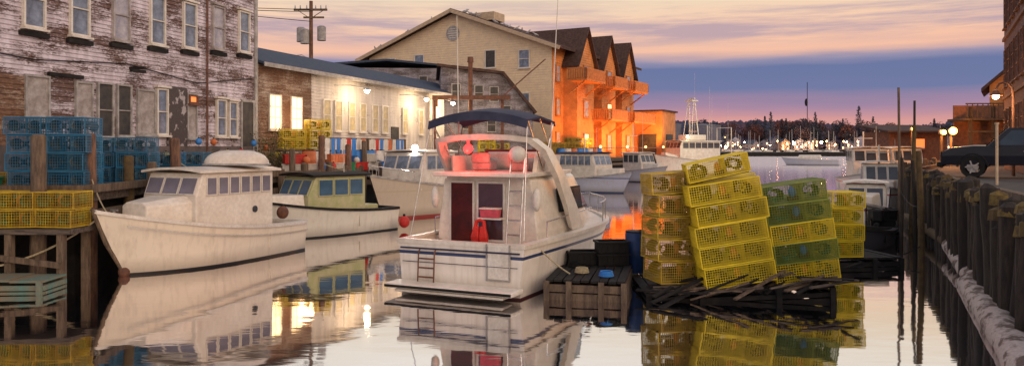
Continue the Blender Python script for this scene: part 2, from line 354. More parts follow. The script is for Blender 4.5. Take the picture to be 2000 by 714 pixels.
# ------------------------------------------------------------ mid long low building
m_midw=peel('white_clapboard',(.68,.62,.56),(.25,.2,.16),(.42,.37,.32),1.0,1.12)
yaw2=math.atan2(.9487,.3162)
mb=top('low_wharf_building','long single-storey white clapboard shed with slate roof','building',(-12.15,36.75,DK),yaw2)
LM=22.2; EZ=5.15; RZ=6.85
g=G().loft([[(0,.0,0),(0,0,EZ),(0,5,RZ-.15),(0,9,RZ-.6),(0,9,0)],[(LM,0,0),(LM,0,EZ),(LM+9.5,5,RZ-.15),(LM+9.5,9,RZ-.6),(LM+9.5,9,0)]])
clap(g,lambda z:(4.5,LM),0,EZ,0,.17,.045); ob('wall',g,m_midw,mb)
g=G(); clap(g,lambda z:(0,4.48),0,EZ,0,.17,.04); g.box((2.24,.0,EZ/2),(4.4,.01,EZ)); ob('bare_wall_section',g,m_brown,mb,label='unpainted brown weathered wall section')
g=G().loft([[(-.1,-.45,EZ-.05),(-.1,-.45,EZ+.07),(-.1,5,RZ+.12),(-.1,5,RZ)],[(LM+.4,-.45,EZ-.05),(LM+.4,-.45,EZ+.07),(LM+10,5,RZ+.12),(LM+10,5,RZ)]])
g.loft([[(-.1,5,RZ),(-.1,5,RZ+.12),(-.1,9.3,RZ-.4),(-.1,9.3,RZ-.55)],[(LM+10,5,RZ),(LM+10,5,RZ+.12),(LM+10,9.3,RZ-.4),(LM+10,9.3,RZ-.55)]])
ob('roof',g,m_roof,mb)
ob('fascia_board',G().box((LM/2+.1,-.47,EZ-.03),(LM+.5,.05,.2)),m_trim,mb)
s_lit=wstyle(m_warmwin,m_white,2,3); s_wh=wstyle(M('pale_blind',(.7,.55,.28),(.4,.34,.24),3,.6),m_white,1,2)
for s in (1.25,3.05): win(mb,(s,-.04,2.9),0,.85,1.6,s_lit)
for s in (5.9,7.1,8.6,9.9,11.4,12.7,15.5,18): win(mb,(s,-.05,2.95),0,.62,1.6,s_wh)
ob('door',G().box((14.1,-.06,1.25),(1.0,.08,2.5)),m_boardd,mb)
bulb=EM('lamp_bulb_warm',(1,.85,.6),70)
def wallamp(par,s,z):
    la=ob('wall_lamp',G().tube([(s-1.5,-.05,z+.2),(s-.8,-.7,z+.24),(s,-1.3,z+.1)],.025),m_metal,par)
    ob('lamp_shade',G().tube([(s,-1.3,z+.12),(s,-1.3,z)],[.06,.2],12,False),m_metal,la)
    ob('bulb',G().ball((s,-1.3,z-.03),.14),bulb,la,True)
def mw(x,y,z):
    p=Matrix.Rotation(yaw2,4,'Z')@Vector((x,y,z)); return Vector((p.x-12.15,p.y+36.75,p.z+DK))
for s,en in ((8.2,170),(16.3,220),(20.9,380)):
    wallamp(mb,s,4.45); lamp('wall_lamp_light',mw(s,-1.3,4.2),en,(1,.72,.42),.12)
lamp('window_glow',mw(2.2,-1.2,2.6),90,(1,.6,.3),.4)
# ------------------------------------------------------------ grey gabled store and rear warehouse
m_grey=peel('grey_weathered_boards',(.34,.32,.36),(.14,.11,.11),(.19,.16,.18),.75,1.0)
gb=top('grey_store_building','grey weathered timber store with sloping dark roof','building',(-5.6,60.4,DK),rad(6))
g=G().prism([(0,0),(0,7.5),(4.9,6.95),(7.3,4.1),(7.3,0)],0.03,12)
def xr(z):
    if z<=4.1: return (0,7.3)
    if z<=6.95: return (0,7.3-(z-4.1)*2.4/2.85)
    return (0,max(.1,4.9-(z-6.95)*4.9/.55))
clap(g,xr,0,7.5,0,.18,.04); ob('wall',g,m_grey,gb)
g=G().loft([[(-.3,-.4,7.55),(-.3,-.4,7.75),(4.95,-.4,7.18),(7.6,-.4,4.0),(7.45,-.4,3.85),(4.85,-.4,6.98)],[(-.3,12.4,7.55),(-.3,12.4,7.75),(4.95,12.4,7.18),(7.6,12.4,4.0),(7.45,12.4,3.85),(4.85,12.4,6.98)]]); ob('roof',g,m_roofd,gb)
s_g=wstyle(m_boardd,m_trim,1,2,False)
for x,z in ((1.2,5.6),(3.0,5.5),(4.2,5.4),(5.2,3.9),(2.1,3.2),(4,3)): win(gb,(x,-.04,z),0,.6,1.1,s_g)
rw=top('rear_warehouse','low grey clapboard warehouse with tar roof','building',(-19.5,73,DK),rad(4))
g=G().box((7.5,5.03,4.4),(15,10,8.8)); clap(g,lambda z:(0,15),0,8.8,0,.2); ob('wall',g,m_grey,rw)
ob('roof',G().prism([(-.3,8.8),(7.5,9.45),(15.3,8.8),(15.3,8.95),(7.5,9.65),(-.3,9.0)],-.4,10.4),m_roof,rw)
for x in (9,11,13): win(rw,(x,-.03,7.4),0,.7,1.2,s_g)
# ------------------------------------------------------------ cream gabled building with balconies
m_crm=M('cream_clapboard',(.82,.65,.42),(.7,.55,.38),1.5,.7,.1)
m_cedar_glow=M('cedar_clapboard_sodium_tint',(.72,.3,.09),(.52,.2,.06),1.2,.7,.15)  # cedar boards with orange sodium light worked into their colour
m_cedr_glow=M('cedar_rail_sodium_tint',(.66,.24,.06),(.42,.14,.04),3,.7,.2)  # rails and balconies carry the same painted sodium orange
yaw3=math.atan2(-.466,.885); CO=Vector((-16.9,91,DK))
cb=top('gabled_condo_building','big cream clapboard building with cedar side and balconies tinted sodium-lit orange','building',CO,yaw3)
W3=23.8;D3=25;EV=11.8;AP=16.2
g=G().prism([(0,0),(0,EV),(W3/2,AP),(W3,EV),(W3,0)],.03,D3)
def xr3(z):
    if z<=EV: return (0,W3)
    k=(z-EV)/(AP-EV)*W3/2; return (k,W3-k)
clap(g,xr3,0,AP,0,.26,.06); ob('wall',g,m_crm,cb)
g=G(); clapx(g,lambda z:(0,D3),0,EV,W3+.01,.26,.06); ob('side_wall',g,m_cedar_glow,cb)
sl=(AP-EV)/(W3/2); ox=1.3
g=G()
for sg in(-1,1):
    cx=W3/2; ex=cx+sg*(W3/2+ox); ez=EV-sl*ox
    g.loft([[(cx,-.9,AP+.06),(cx,-.9,AP+.36),(ex,-.9,ez+.36),(ex,-.9,ez+.06)],[(cx,D3+.5,AP+.06),(cx,D3+.5,AP+.36),(ex,D3+.5,ez+.36),(ex,D3+.5,ez+.06)]])
ob('roof',g,m_roofd,cb)
g=G()
for sg in(-1,1):
    cx=W3/2; ex=cx+sg*(W3/2+ox); ez=EV-sl*ox
    g.bar((cx,-.97,AP+.1),(ex,-.97,ez+.1),.08,.4)
ob('barge_board',g,m_tan,cb)
ob('roof_monitor',G().box((W3/2+2.4,3,AP-.35),(3.2,2.5,.9)),m_tan,cb)
s_c=wstyle(m_glassl,m_white,1,2,True,.1,.1); s_cd=wstyle(m_boardd,m_white,1,1,True,.1,.1)
for x,z,st in ((3.2,10.6,s_c),(7.2,10.8,s_c),(16.5,10.8,s_cd),(20.6,10.6,s_c),(20.6,6,s_c),(16.5,6,s_c),(12,6,s_c),(7,6,s_c),(20.6,2.4,s_c)):
    win(cb,(x,-.05,z),0,1.15,1.8,st)
g=G().cyl((W3/2-.2,-.12,13.9),(W3/2-.2,-.02,13.9),.85,n=24); ob('round_vent',g,m_trim,cb,True)
for i in range(5): ob('vent_louvre',G().box((W3/2-.2,-.14,13.4+i*.25),(1.3-abs(i-2)*.3,.04,.07)),m_white,cb)
s_o=wstyle(m_glassw,m_cedr_glow,1,2,True,.1,.1); s_ow=wstyle(EM('warm_room_window',(1,.6,.25),2.2),m_cedr_glow,1,2,True,.1,.1)
bays=[(2.8,7.6),(10,14.6),(16.8,21.2)]
for bi,(y0,y1) in enumerate(bays):
    g=G().box((W3+.8,(y0+y1)/2,5.2),(1.6,y1-y0,10.4))
    yc=(y0+y1)/2; hw=(y1-y0)/2
    g.prism([(y0,10.4),(yc,14.0),(y1,10.4)],W3-5,W3+1.6,'x')
    def yr(z,y0=y0,y1=y1,yc=yc,hw=hw):
        if z<=10.4: return (y0,y1)
        k=(z-10.4)/3.6*hw; return (y0+k,y1-k)
    clapx(g,yr,0,14.0,W3+1.61,.26,.06)
    ob('gabled_bay',g,m_cedar_glow,cb)
    g=G()
    for sg in(-1,1):
        ey=yc+sg*(hw+.5); ez=10.4-.5*3.6/hw
        g.loft([[(W3-8,yc,14.05),(W3-8,yc,14.3),(W3-8,ey,ez+.3),(W3-8,ey,ez+.05)],[(W3+2.1,yc,14.05),(W3+2.1,yc,14.3),(W3+2.1,ey,ez+.3),(W3+2.1,ey,ez+.05)]])
    ob('bay_roof',g,m_roofd,cb)
    for z in(1.8,5.4,9.2): win(cb,(W3+1.68,yc,z),pi/2,1.3,1.7,s_ow if (bi,z) in((1,5.4),(0,1.8)) else s_o)
for y in (1.3,8.8,15.7,23):
    for z in (2,5.5,9): win(cb,(W3+.08,y,z),pi/2,.9,1.6,s_o)
for (y0,y1,z) in [(.2,5.6,8.2),(8.5,13,8.0),(15.5,20.5,8.0),(7.4,13,4.3),(15.2,23.5,4.3)]:
    g=G().box((W3+2.7,(y0+y1)/2,z),(2.2,y1-y0,.22)); ob('balcony',g,m_cedr_glow,cb)
    g=G()
    for (a,b_) in(((W3+3.75,y0,0),(W3+3.75,y1,0)),((W3+1.7,y0,0),(W3+3.75,y0,0)),((W3+1.7,y1,0),(W3+3.75,y1,0))):
        g.bar((a[0],a[1],z+1.15),(b_[0],b_[1],z+1.15),.1,.12)
        a=Vector(a);b2=Vector(b_);n=int((b2-a).length/.24)
        for i in range(n+1):
            p=a+(b2-a)*i/n; g.box((p.x,p.y,z+.62),(.17,.17,1.0))
    ob('balcony_rail',g,m_cedr_glow,cb)
    for yy in(y0+.4,y1-.4): ob('balcony_bracket',G().bar((W3+1.65,yy,z-1.4),(W3+3.4,yy,z-.15),.14),m_cedr_glow,cb)
def cw(x,y,z): 
    p=Matrix.Rotation(yaw3,4,'Z')@Vector((x,y,z)); return CO+p
bulbo=EM('sodium_bulb',(1,.5,.15),6)
for y in (1.0,9.2,15.8,23):
    la=ob('floodlight_arm',G().bar((W3+.05,y,1.2),(W3+5.0,y,1.2),.08),m_metal,cb); ob('bulb',G().ball((W3+5.0,y,1.3),.14),bulbo,la,True)
    spot('sodium_lamp_light',cw(W3+5.2,y,1.9),cw(W3,y,6.0),1900,(1,.34,.05),.2)
ax=top('quay_annex','small cedar clad annex with dark roller doors','building',cw(W3+.1,25.6,0),yaw3)
g=G().box((2,3,3),(4,6,6)); clapx(g,lambda z:(0,6),0,6,4.01,.24); ob('wall',g,m_cedar_glow,ax)
ob('roof',G().box((2,3,6.1),(4.6,6.6,.2)),m_roofd,ax)
ob('door',G().box((4.08,3,1.5),(.1,3,3)),m_boardd,ax); ob('end_door',G().box((2,-.05,1.5),(2.4,.1,3)),m_boardd,ax)
# gulls
g=G(); prof=[(-.26,.02,.06),(-.18,.035,.08),(-.05,.085,.12),(.07,.09,.15),(.15,.06,.2),(.19,.045,.26),(.24,.05,.3),(.28,.04,.3),(.31,.012,.29),(.36,.006,.28)]
g.tube([(x,0,z) for x,r,z in prof],[r for x,r,z in prof],8)
g.cyl((.03,.03,0),(.03,.03,.1),.008,n=4).cyl((.03,-.03,0),(.03,-.03,.1),.008,n=4)
gm=mesh('gull',g,M('gull_plumage',(.3,.3,.32),(.5,.5,.5),9,.7),True)
for i in range(24):
    k=R(.02,.5) if i>6 else -R(.02,.5)
    x=W3/2+k*W3*.9; p=cw(x,-.4 if i%3 else R(0,8),AP-abs(x-W3/2)*sl+.36)
    o=place(bpy.data.objects.new('gull',gm),None,p,(0,0,R(0,6))); o.scale=(1.3,)*3; tag(o,'small gull perched on the roof edge','gull','gulls on the roof')
# ------------------------------------------------------------ utility pole, hoist
up=top('utility_pole','wooden utility pole with crossarms and grey transformers','utility pole',(-15.7,60,DK))
ob('pole',G().tube([(0,0,0),(0,0,12.6)],[.2,.14],10),m_pileb,up,True)
ob('crossarm',G().box((0,-.15,11.9),(2.6,.12,.16)).box((.25,-.15,11.3),(1.6,.1,.14)).bar((0,-.17,11.2),(1.0,-.17,11.85),.05).bar((0,-.17,11.2),(-1.0,-.17,11.85),.05),m_wood,up)
for x in(-1.2,-.8,-.3,.4,.8,1.2): ob('insulator',G().cyl((x,-.15,11.98),(x,-.15,12.25),.06,.03,6),m_metal,up)
for x,y,z in((-.75,-.1,10),(.85,-.1,10.1),(-.35,-.5,9.8)):
    ob('transformer',G().cyl((x,y,z-.6),(x,y,z+.45),.34,.34,14).cyl((x,y,z+.45),(x,y,z+.55),.35,.2,14),m_trim,up,True)
ob('lamp_arm',G().tube([(0,0,8),(-.7,-.1,8.4),(-1.5,-.1,8.3)],.03).box((-1.7,-.1,8.28),(.5,.15,.1)),m_metal,up)
for i,(z,yy) in enumerate(((14.1,59.8),(14.0,60.2),(13.2,59.9))):
    pts=[]
    for k in range(15):
        t=k/14; pts.append((-15.7+(-26)*t,yy-22*t,z-.8*math.sin(pi*t)*1.5+t*(.6 if i<2 else 3)))
    o=ob('overhead_wire',G().tube(pts,.025,4),m_black); tag(o,'sagging black overhead wire from utility pole','wire','overhead wires')
ho=top('wharf_hoist','rusty steel hoist frame with tall exhaust stack','hoist',(-3,55,DK))
ob('beam',G().box((.1,0,4.75),(5.6,.25,.3)).box((-2.4,0,4.35),(.18,.18,.5)),m_rust,ho)
ob('post',G().box((-2.6,.3,2.3),(.25,.25,4.6)),m_rust,ho); ob('post',G().box((2.3,.3,2.3),(.22,.22,4.6)),m_rust,ho)
ob('stack_pipe',G().tube([(0,.4,0),(0,.4,7.3)],.16,12).cyl((0,.4,7.3),(0,.4,7.7),.24,.2,12),m_rust,ho,True)
ob('guy_rod',G().bar((2.3,0,4.8),(5.4,0,7.5),.08),m_rust,ho)
# ------------------------------------------------------------ BOATS
def hull(par,L,B,hs,hb,mat,rake=1.0,tw=.85,full=2.4,draft=.45,flare=.3,deckmat=None,tc=.45,sole=.4,railmat=None,n=22,pw=2.2):
    def st(t):
        b=B/2*(tw+(1-tw)*math.sin(min(t/.45,1)*pi/2)) if t<.45 else B/2*(1-((t-.45)/.55)**full)
        return max(b,.03),hs+(hb-hs)*t**pw
    def xx(t,z,h): return L*t-rake*t**3*(1-(z+draft)/(h+draft))
    rings=[]
    for i in range(n+1):
        t=i/n; b,h=st(t); wl=b*(1-flare*(.3+.7*t*t)); sec=[]
        for k in (0,.2,.45,.7,1): 
            y=wl+(b-wl)*(1-k)**1.6; sec.append((y,h*(1-k)))
        sec+= [(wl*.8,-draft*.5),(.01,-draft)]
        full_=[(xx(t,z,h),y,z) for y,z in sec]+[(xx(t,z,h),-y,z) for y,z in sec[::-1]]
        rings.append(full_)
    g=G().loft(rings,False,False); g.add(rings[0],[tuple(range(len(rings[0])))])
    ob('hull',g,mat,par,True)
    sh=[(L*(i/n),)+st(i/n) for i in range(n+1)]
    g=G(); d=[]
    for (x,b,h) in sh:
        if x/L>=tc-.001: d.append([(x-.02,b*.97,h-.05),(x-.02,b*.5,h-.0),(x-.02,-b*.5,h-.0),(x-.02,-b*.97,h-.05)])
    g.loft(d,False,False)
    x0=d[0][0][0]; b0=d[0][0][1]; h0=d[0][0][2]
    g.add([(x0,b0,h0),(x0,-b0,h0),(x0,-b0,sole),(x0,b0,sole)],[(0,1,2,3)])
    ob('deck',g,deckmat or m_cream,par)
    g=G(); d=[[(x+(.06 if x==0 else 0),b-.1,h),(x+(.06 if x==0 else 0),b-.14,sole),(x+(.06 if x==0 else 0),-b+.14,sole),(x+(.06 if x==0 else 0),-b+.1,h)] for (x,b,h) in sh if x/L<=tc+.06]
    g.loft(d,False,False); g.add(d[0],[(0,1,2,3)]); ob('cockpit',g,deckmat or m_cream,par)
    g=G()
    for sg in(-1,1):
        g.loft([[(x,sg*(b+.035),h-.07),(x,sg*(b+.035),h+.02),(x,sg*(b-.14),h+.03),(x,sg*(b-.14),h-.03)] for x,b,h in sh])
    g.bar((.05,-sh[0][1],sh[0][2]-.02),(.05,sh[0][1],sh[0][2]-.02),.14,.1)
    ob('gunwale',g,railmat or m_white,par)
    return sh
def house(par,x0,x1,w,z0,z1,wz0,wz1,slant,mw_,mr,gl,nside,nfront,over=.12,fr=None):
    g=G().prism([(x0,z0),(x1,z0),(x1,wz0-.05),(x1-slant,z1),(x0,z1)],-w/2,w/2); ob('cabin',g,mw_,par,bevel=.04)
    rings=[]
    for k in range(7):
        y=-w/2-over+(w+2*over)*k/6; c=.09*(1-((k-3)/3)**2)
        rings.append([(x0-over*2,y,z1+.005+c),(x1-slant+over*1.8,y,z1+.005+c),(x1-slant+over*1.8,y,z1+.07+c),(x0-over*2,y,z1+.07+c)])
    ob('cabin_roof',G().loft(rings),mr,par)
    st=wstyle(gl,fr or mw_,1,1,False,.035,.04)
    xs,xe=x0+.12,x1-slant-.06; ww=(xe-xs)/nside
    for i in range(nside):
        xc=xs+ww*(i+.5)
        for sg in(-1,1): win(par,(xc,sg*(w/2),(wz0+wz1)/2),0 if sg<0 else pi,ww-.12,wz1-wz0,st)
    ww=(w-.12)/nfront; a=math.atan2(slant,z1-wz0+.05); zc=(wz0+wz1)/2; xc=x1-slant*(zc-wz0+.05)/(z1-wz0+.05)
    for i in range(nfront):
        win(par,(xc,-w/2+.06+ww*(i+.5),zc),pi/2,ww-.1,wz1-wz0,st,-a)
def antenna(par,p,h,lean=(0,0)): ob('antenna',G().tube([p,(p[0]+lean[0],p[1]+lean[1],p[2]+h)],[.02,.008],5),m_white,par)
def rail(par,sh,t0,t1,h,Lb,off=.08):
    g=G(); pts=[s for s in sh if t0<=s[0]/Lb<=t1]
    P=[(x,b-off if b>off+.02 else 0,z+h) for x,b,z in pts]
    line=P+[(x,-y,z) for x,y,z in P[::-1]]
    g.tube(line,.018,6)
    for (x,y,z) in line[::2]: g.tube([(x,y,z),(x,y,z-h)],.014,5)
    ob('bow_rail',g,m_steel,par,True)
hA=hullmat('cream_white_hull',(.8,.71,.57),(.015,.013,.012),.07)
A=top('lobster_boat','white wooden lobster boat with upturned dinghy on cabin','boat',(-7.7,25.5,0),math.atan2(-.9165,-.4))
shA=hull(A,6.9,2.6,.95,1.75,hA,rake=1.1,tw=.86,full=2.3,flare=.28,tc=.24,sole=.3)
house(A,1.5,4.55,2.0,.9,2.62,2.03,2.48,.25,m_cream,m_cream,glass('cabin_glass',(.13,.12,.15),.12),6,3,fr=m_white)
g=G().loft([[(4.5,-.85,1.2),(4.5,-.85,1.85),(4.5,-.6,2.02),(4.5,.6,2.02),(4.5,.85,1.85),(4.5,.85,1.2)],[(5.7,-.45,1.3),(5.7,-.45,1.78),(5.7,-.3,1.88),(5.7,.3,1.88),(5.7,.45,1.78),(5.7,.45,1.3)]]); ob('trunk_cabin',g,m_cream,A,bevel=.04)
ob('porthole',G().cyl((2.3,1.0,1.5),(2.3,1.03,1.5),.1,n=14),m_glass,A)
ob('cleat',G().bar((6.3,-.12,1.72),(6.3,.12,1.72),.05).cyl((6.3,0,1.6),(6.3,0,1.72),.03),m_metal,A)
ob('stem_trim',G().tube([(6.93,0,1.8),(6.55,0,.9),(6.0,0,.05)],.05),m_wood,A)
g=G()
for sg in(-1,1): g.loft([[(x,sg*(b*.995+.012),h-.3),(x,sg*(b*.995+.03),h-.26),(x,sg*(b*.97),h-.28)] for x,b,h in shA[:-2]])
ob('rub_strake',g,m_white,A)
dg=top('dinghy','upturned cream dinghy resting on boat cabin roof','dinghy',(-8.25,23.0,2.80),rad(-4))
rings=[]
for i in range(17):
    t=i/16-.5; wv=.5*math.sqrt(max(0,1-(abs(t)/.515)**2.6))+.01; hh=.45*math.sqrt(max(.02,1-(abs(t)/.53)**3.2))
    rings.append([(t*1.9,wv*math.cos(a),hh*math.sin(a)) for a in [pi*k/10 for k in range(11)]])
ob('dinghy_hull',G().loft(rings,True,True),m_cream,dg,True)
ob('dinghy_keel',G().tube([(-.88,0,.2),(-.5,0,.43),(.5,0,.43),(.88,0,.2)],.025,6),m_trim,dg)
ob('dinghy_gunwale',G().tube([(t*1.95,.53*math.sqrt(max(0,1-(abs(t)/.515)**2.6))*s_,.03) for s_,rng in((1,range(17)),(-1,range(16,-1,-1))) for t in[i/16-.5 for i in rng]],.03,6),m_trim,dg)
hB=hullmat('white_hull_plain',(.72,.68,.58),(.02,.02,.02),.06)
B=top('lobster_boat','white lobster boat with pale green cabin and dark windows','boat',(-5.45,32.2,0),math.atan2(-.78,-.63))
shB=hull(B,6.9,2.5,.9,1.6,hB,rake=1.0,tc=.28,sole=.3,railmat=m_dark)
m_pg=M('pale_green_paint',(.36,.38,.16),(.5,.46,.27),3,.5)
house(B,1.7,4.4,1.9,.8,2.25,1.55,2.12,.35,m_pg,m_dark,m_glassb,3,3,fr=m_pg)
g=G().loft([[(4.4,-.8,1.1),(4.4,-.7,1.6),(4.4,.7,1.6),(4.4,.8,1.1)],[(5.8,-.4,1.2),(5.8,-.3,1.6),(5.8,.3,1.6),(5.8,.4,1.2)]]); ob('trunk_cabin',g,m_cream,B,bevel=.04)
ob('engine_box',G().box((1.0,0,.8),(.9,.8,.5)),m_pg,B,bevel=.05)
antenna(B,(2.4,.5,2.3),1.4)
hC=hullmat('pale_grey_hull',(.55,.46,.36),(.3,.05,.04),.12,(.5,.42,.3),1.3)
Cb=top('work_boat','large pale work boat with white wheelhouse and searchlight','boat',(-2.2,43.2,0),math.atan2(-.89,-.456))
shC=hull(Cb,9.4,3.1,1.3,2.1,hC,rake=1.3,tc=.3,sole=.5,railmat=m_trim)
house(Cb,3.8,6.9,2.3,1.3,3.1,2.3,2.95,.35,m_white,m_white,m_glassl,3,3,fr=m_white)
ob('searchlight',G().cyl((6.3,.5,3.3),(6.5,.55,3.3),.12,n=12).cyl((6.3,.5,3.1),(6.3,.5,3.3),.03),m_metal,Cb,True)
ob('searchlight_bulb',G().ball((6.58,.58,3.3),.17),EM('white_floodlight',(1,.95,.9),90),Cb,True)
rail(Cb,shC,.75,1,.45,9.4)
antenna(Cb,(5,.6,3.2),2.5); antenna(Cb,(4.5,-.6,3.2),1.8)
lamp('searchlight_light',(-4.6,37.0,3.3),160,(1,.9,.8),.1)
# --- cabin cruiser
hD=hullmat('white_cruiser_hull',(.82,.75,.66),(.05,.012,.012),.05,(.03,.05,.13),.86)
hx,hy=.418,.9085; KS=1.05
DP=Vector((-1.2,17.35,0)); DY=math.atan2(hy,hx)
Dc=top('cabin_cruiser','white cabin cruiser with flybridge arch and navy bimini','boat',DP,DY); Dc.scale=(KS*.98,KS,KS)
LD=8.8
shD=hull(Dc,LD,3.25,1.12,1.2,hD,rake=1.2,tw=.95,full=2.6,flare=.22,tc=.16,sole=.5,railmat=m_cream)
ob('swim_platform',G().box((-.3,0,.2),(.6,3.05,.1)).box((-.3,0,.1),(.5,2.6,.06)),m_cream,Dc,bevel=.03)
ob('platform_trim',G().bar((-.61,-1.5,.2),(-.61,1.5,.2),.03,.05),m_dark,Dc)
g=G()
for y in(.55,.95): g.tube([(-.03,y,.95),(-.1,y,.9),(-.14,y,.25)],.016,6)
for z in(.35,.55,.75): g.tube([(-.12,.55,z),(-.12,.95,z)],.018,6)
ob('boarding_ladder',g,m_rust,Dc)
ob('transom_door',G().box((-.02,-.95,.75),(.05,.5,.72)),m_white,Dc,bevel=.02)
g=G()
for yy in(-1.22,-.68): g.box((-.035,yy,.75),(.025,.025,.76))
g.box((-.035,-.95,.37),(.025,.56,.025)); ob('door_gasket',g,m_trim,Dc)
ob('rub_strip',G().bar((-.045,-1.45,.96),(-.045,1.45,.96),.03,.035),m_navy,Dc); ob('transom_pinstripe',G().bar((-.04,-1.4,.66),(-.04,1.4,.66),.012,.014),m_navy,Dc)
g=G(); CX0=1.35
def cabsec(x,z1,wb,wt): return [(x,-wb,1.0),(x,-wb,1.25),(x,-wt,z1-.08),(x,-wt+.1,z1),(x,wt-.1,z1),(x,wt,z1-.08),(x,wb,1.25),(x,wb,1.0)]
g.loft([cabsec(CX0,2.5,1.28,1.12),cabsec(4.3,2.52,1.26,1.08),cabsec(5.0,2.25,1.15,.95),cabsec(6.2,1.6,.85,.7),cabsec(7.2,1.25,.5,.4)])
g.box((CX0+.3,0,.8),(.6,2.4,.5))
ob('cabin',g,m_cream,Dc,bevel=.03)
st=wstyle(m_maroon,m_white,1,1,False,.05,.04); st2=wstyle(glass('tinted_cabin_glass',(.05,.025,.03)),m_white,1,1,False,.05,.04)
win(Dc,(CX0-.01,.62,1.62),-pi/2,.56,1.45,st,name='door',label='dark red tinted sliding cabin door')
win(Dc,(CX0-.01,-.13,1.7),-pi/2,.62,1.28,st2)
st3=wstyle(m_glass,m_black,1,1,False,.04,.04)
an=math.atan2(.16,1.22)
for xc,ww in((3.35,.95),(4.15,.5)):
    for sg in(-1,1): win(Dc,(xc,sg*1.195,1.9),0 if sg<0 else pi,ww,.5,st3,-an)
for sg in(-1,1): ob('quarter_window',G().add([(4.5,sg*1.2,1.6),(5.5,sg*1.05,1.58),(5.1,sg*1.01,1.95),(4.5,sg*1.15,2.15)],[(0,1,2,3)]),m_glass,Dc)
ob('windscreen',G().add([(4.57,-.8,2.48),(4.57,.8,2.48),(5.97,.62,1.84),(5.97,-.62,1.84)],[(0,1,2,3)]),m_glass,Dc)
g=G()
def fb(x,w,z0,z1): return [(x,-w,z0),(x,-w*1.03,z1),(x,w*1.03,z1),(x,w,z0)]
g.loft([fb(.95,1.2,2.5,2.6),fb(3.9,1.15,2.52,2.62)]); ob('flybridge_floor',g,m_cream,Dc,bevel=.02)
g=G()
pa=[(1.7,1.1),(2.6,1.12),(3.4,1.0),(3.8,.6),(3.9,0),(3.8,-.6),(3.4,-1.0),(2.6,-1.12),(1.7,-1.1)]
g.loft([[(x,y,2.6),(x+.05,y*1.04,2.96+.02*(x>3)),(x-.02,y*.97,2.97),(x-.05,y*.93,2.6)] for x,y in pa]); ob('flybridge_coaming',g,m_cream,Dc,True)
for y in(-.5,.5): ob('helm_seat',G().box((2.3,y,2.76),(.5,.5,.3)).box((2.05,y,2.92),(.12,.5,.25)),m_trim,Dc,bevel=.06)
ob('console',G().box((3.2,.1,2.86),(.5,1.4,.4)),m_white,Dc,bevel=.06)
ob('wind_deflector',G().loft([[(x-.1,y*.95,2.96),(x-.35,y*.9,3.12)] for x,y in pa[2:7]],False,False),M('red_lit_acrylic',(.4,.08,.08),None,3,.2,0),Dc,True)
g=G()
arc=[(3.6,-1.4,1.2),(3.05,-1.42,1.8),(2.35,-1.42,2.5),(1.7,-1.36,3.08),(1.3,-1.18,3.32),(1.15,-.7,3.39),(1.15,0,3.41),(1.15,.7,3.39),(1.3,1.18,3.32),(1.7,1.36,3.08),(2.35,1.42,2.5),(3.05,1.42,1.8),(3.6,1.4,1.2)]
wd=[.85,.66,.5,.42,.4,.36,.36,.36,.4,.42,.5,.66,.85]
rings=[]
for (x,y,z),q in zip(arc,wd):
    nx=Vector((0,y,z-2.2)).normalized()*.065
    rings.append([(x-q/2,y+nx.y,z+nx.z),(x+q/2,y+nx.y,z+nx.z),(x+q/2,y-nx.y,z-nx.z),(x-q/2,y-nx.y,z-nx.z)])
g.loft(rings); ob('radar_arch',g,m_cream,Dc,True)
RD=Matrix.Rotation(DY,3,'Z')
def dpos(x,y,z): return DP+RD@Vector((x*KS*.98,y*KS,z*KS))
ob('stern_light',G().cyl((.92,.25,3.2),(.92,.25,3.34),.03).ball((.92,.25,3.14),.11),EM('red_navigation_light',(1,.03,.03),3.5),Dc,True)
lamp('red_light',dpos(.75,.25,3.0),42,(1,.05,.03),.08)
lamp('red_light_inside',dpos(1.6,.25,3.1),26,(1,.05,.03),.08)
ob('radome',G().ball((1.1,-.9,3.02),.2,(1,1,.9),14,8),m_white,Dc,True)
rings=[]
for k in range(9):
    y=-1.25+2.5*k/8; c=.2*(1-((k-4)/4)**2)
    zz=3.78+c
    rings.append([(.8,y,zz-.2),(.85,y,zz),(1.6,y,zz+.1),(2.5,y,zz),(2.55,y,zz-.12),(2.45,y,zz-.04),(1.6,y,zz+.06),(.9,y,zz-.04)])
ob('bimini_top',G().loft(rings),m_navy,Dc,True)
for sg in(-1,1):
    ob('bimini_frame',G().tube([(2.0,sg*1.15,2.65),(.9,sg*1.22,3.78)],.018,6).tube([(2.0,sg*1.15,2.65),(2.5,sg*1.22,3.78)],.018,6).tube([(2.9,sg*1.15,2.65),(1.6,sg*1.22,3.83)],.014,6).tube([(.3,sg*1.4,1.2),(.9,sg*1.22,3.78)],.01,6),m_steel,Dc)
g=G()
for y in(-.66,-1.0): g.tube([(.95,y,.6),(1.2,y,2.55),(1.3,y,3.0)],.022,6)
for i in range(6): g.tube([(1.0+.045*i,-.66,.9+i*.32),(1.0+.045*i,-1.0,.9+i*.32)],.02,6)
ob('flybridge_ladder',g,m_steel,Dc)
rail(Dc,shD,.55,1,.55,LD)
for sg in (-1,1): ob('side_rail',G().tube([(1.5,sg*1.45,1.15),(1.5,sg*1.45,1.5),(4.8,sg*1.4,1.6)],.016,6),m_steel,Dc)
antenna(Dc,(2.3,-1.2,2.9),4.2,(.2,-.15)); antenna(Dc,(1.3,.7,3.35),2.9,(0,.05))
ob('side_cushion',G().box((.35,.9,.85),(.5,1.0,.3)),m_white,Dc,bevel=.06)
for sg in(-1,1): ob('canvas_bag',G().ball((1.25,sg*1.3,2.0),.13,(.8,.8,2.0),10,7),m_white,Dc,True)
lj=top('life_jacket','bright red life jacket hung in boat cockpit','life jacket',dpos(1.0,.02,.95),DY)
g=G()
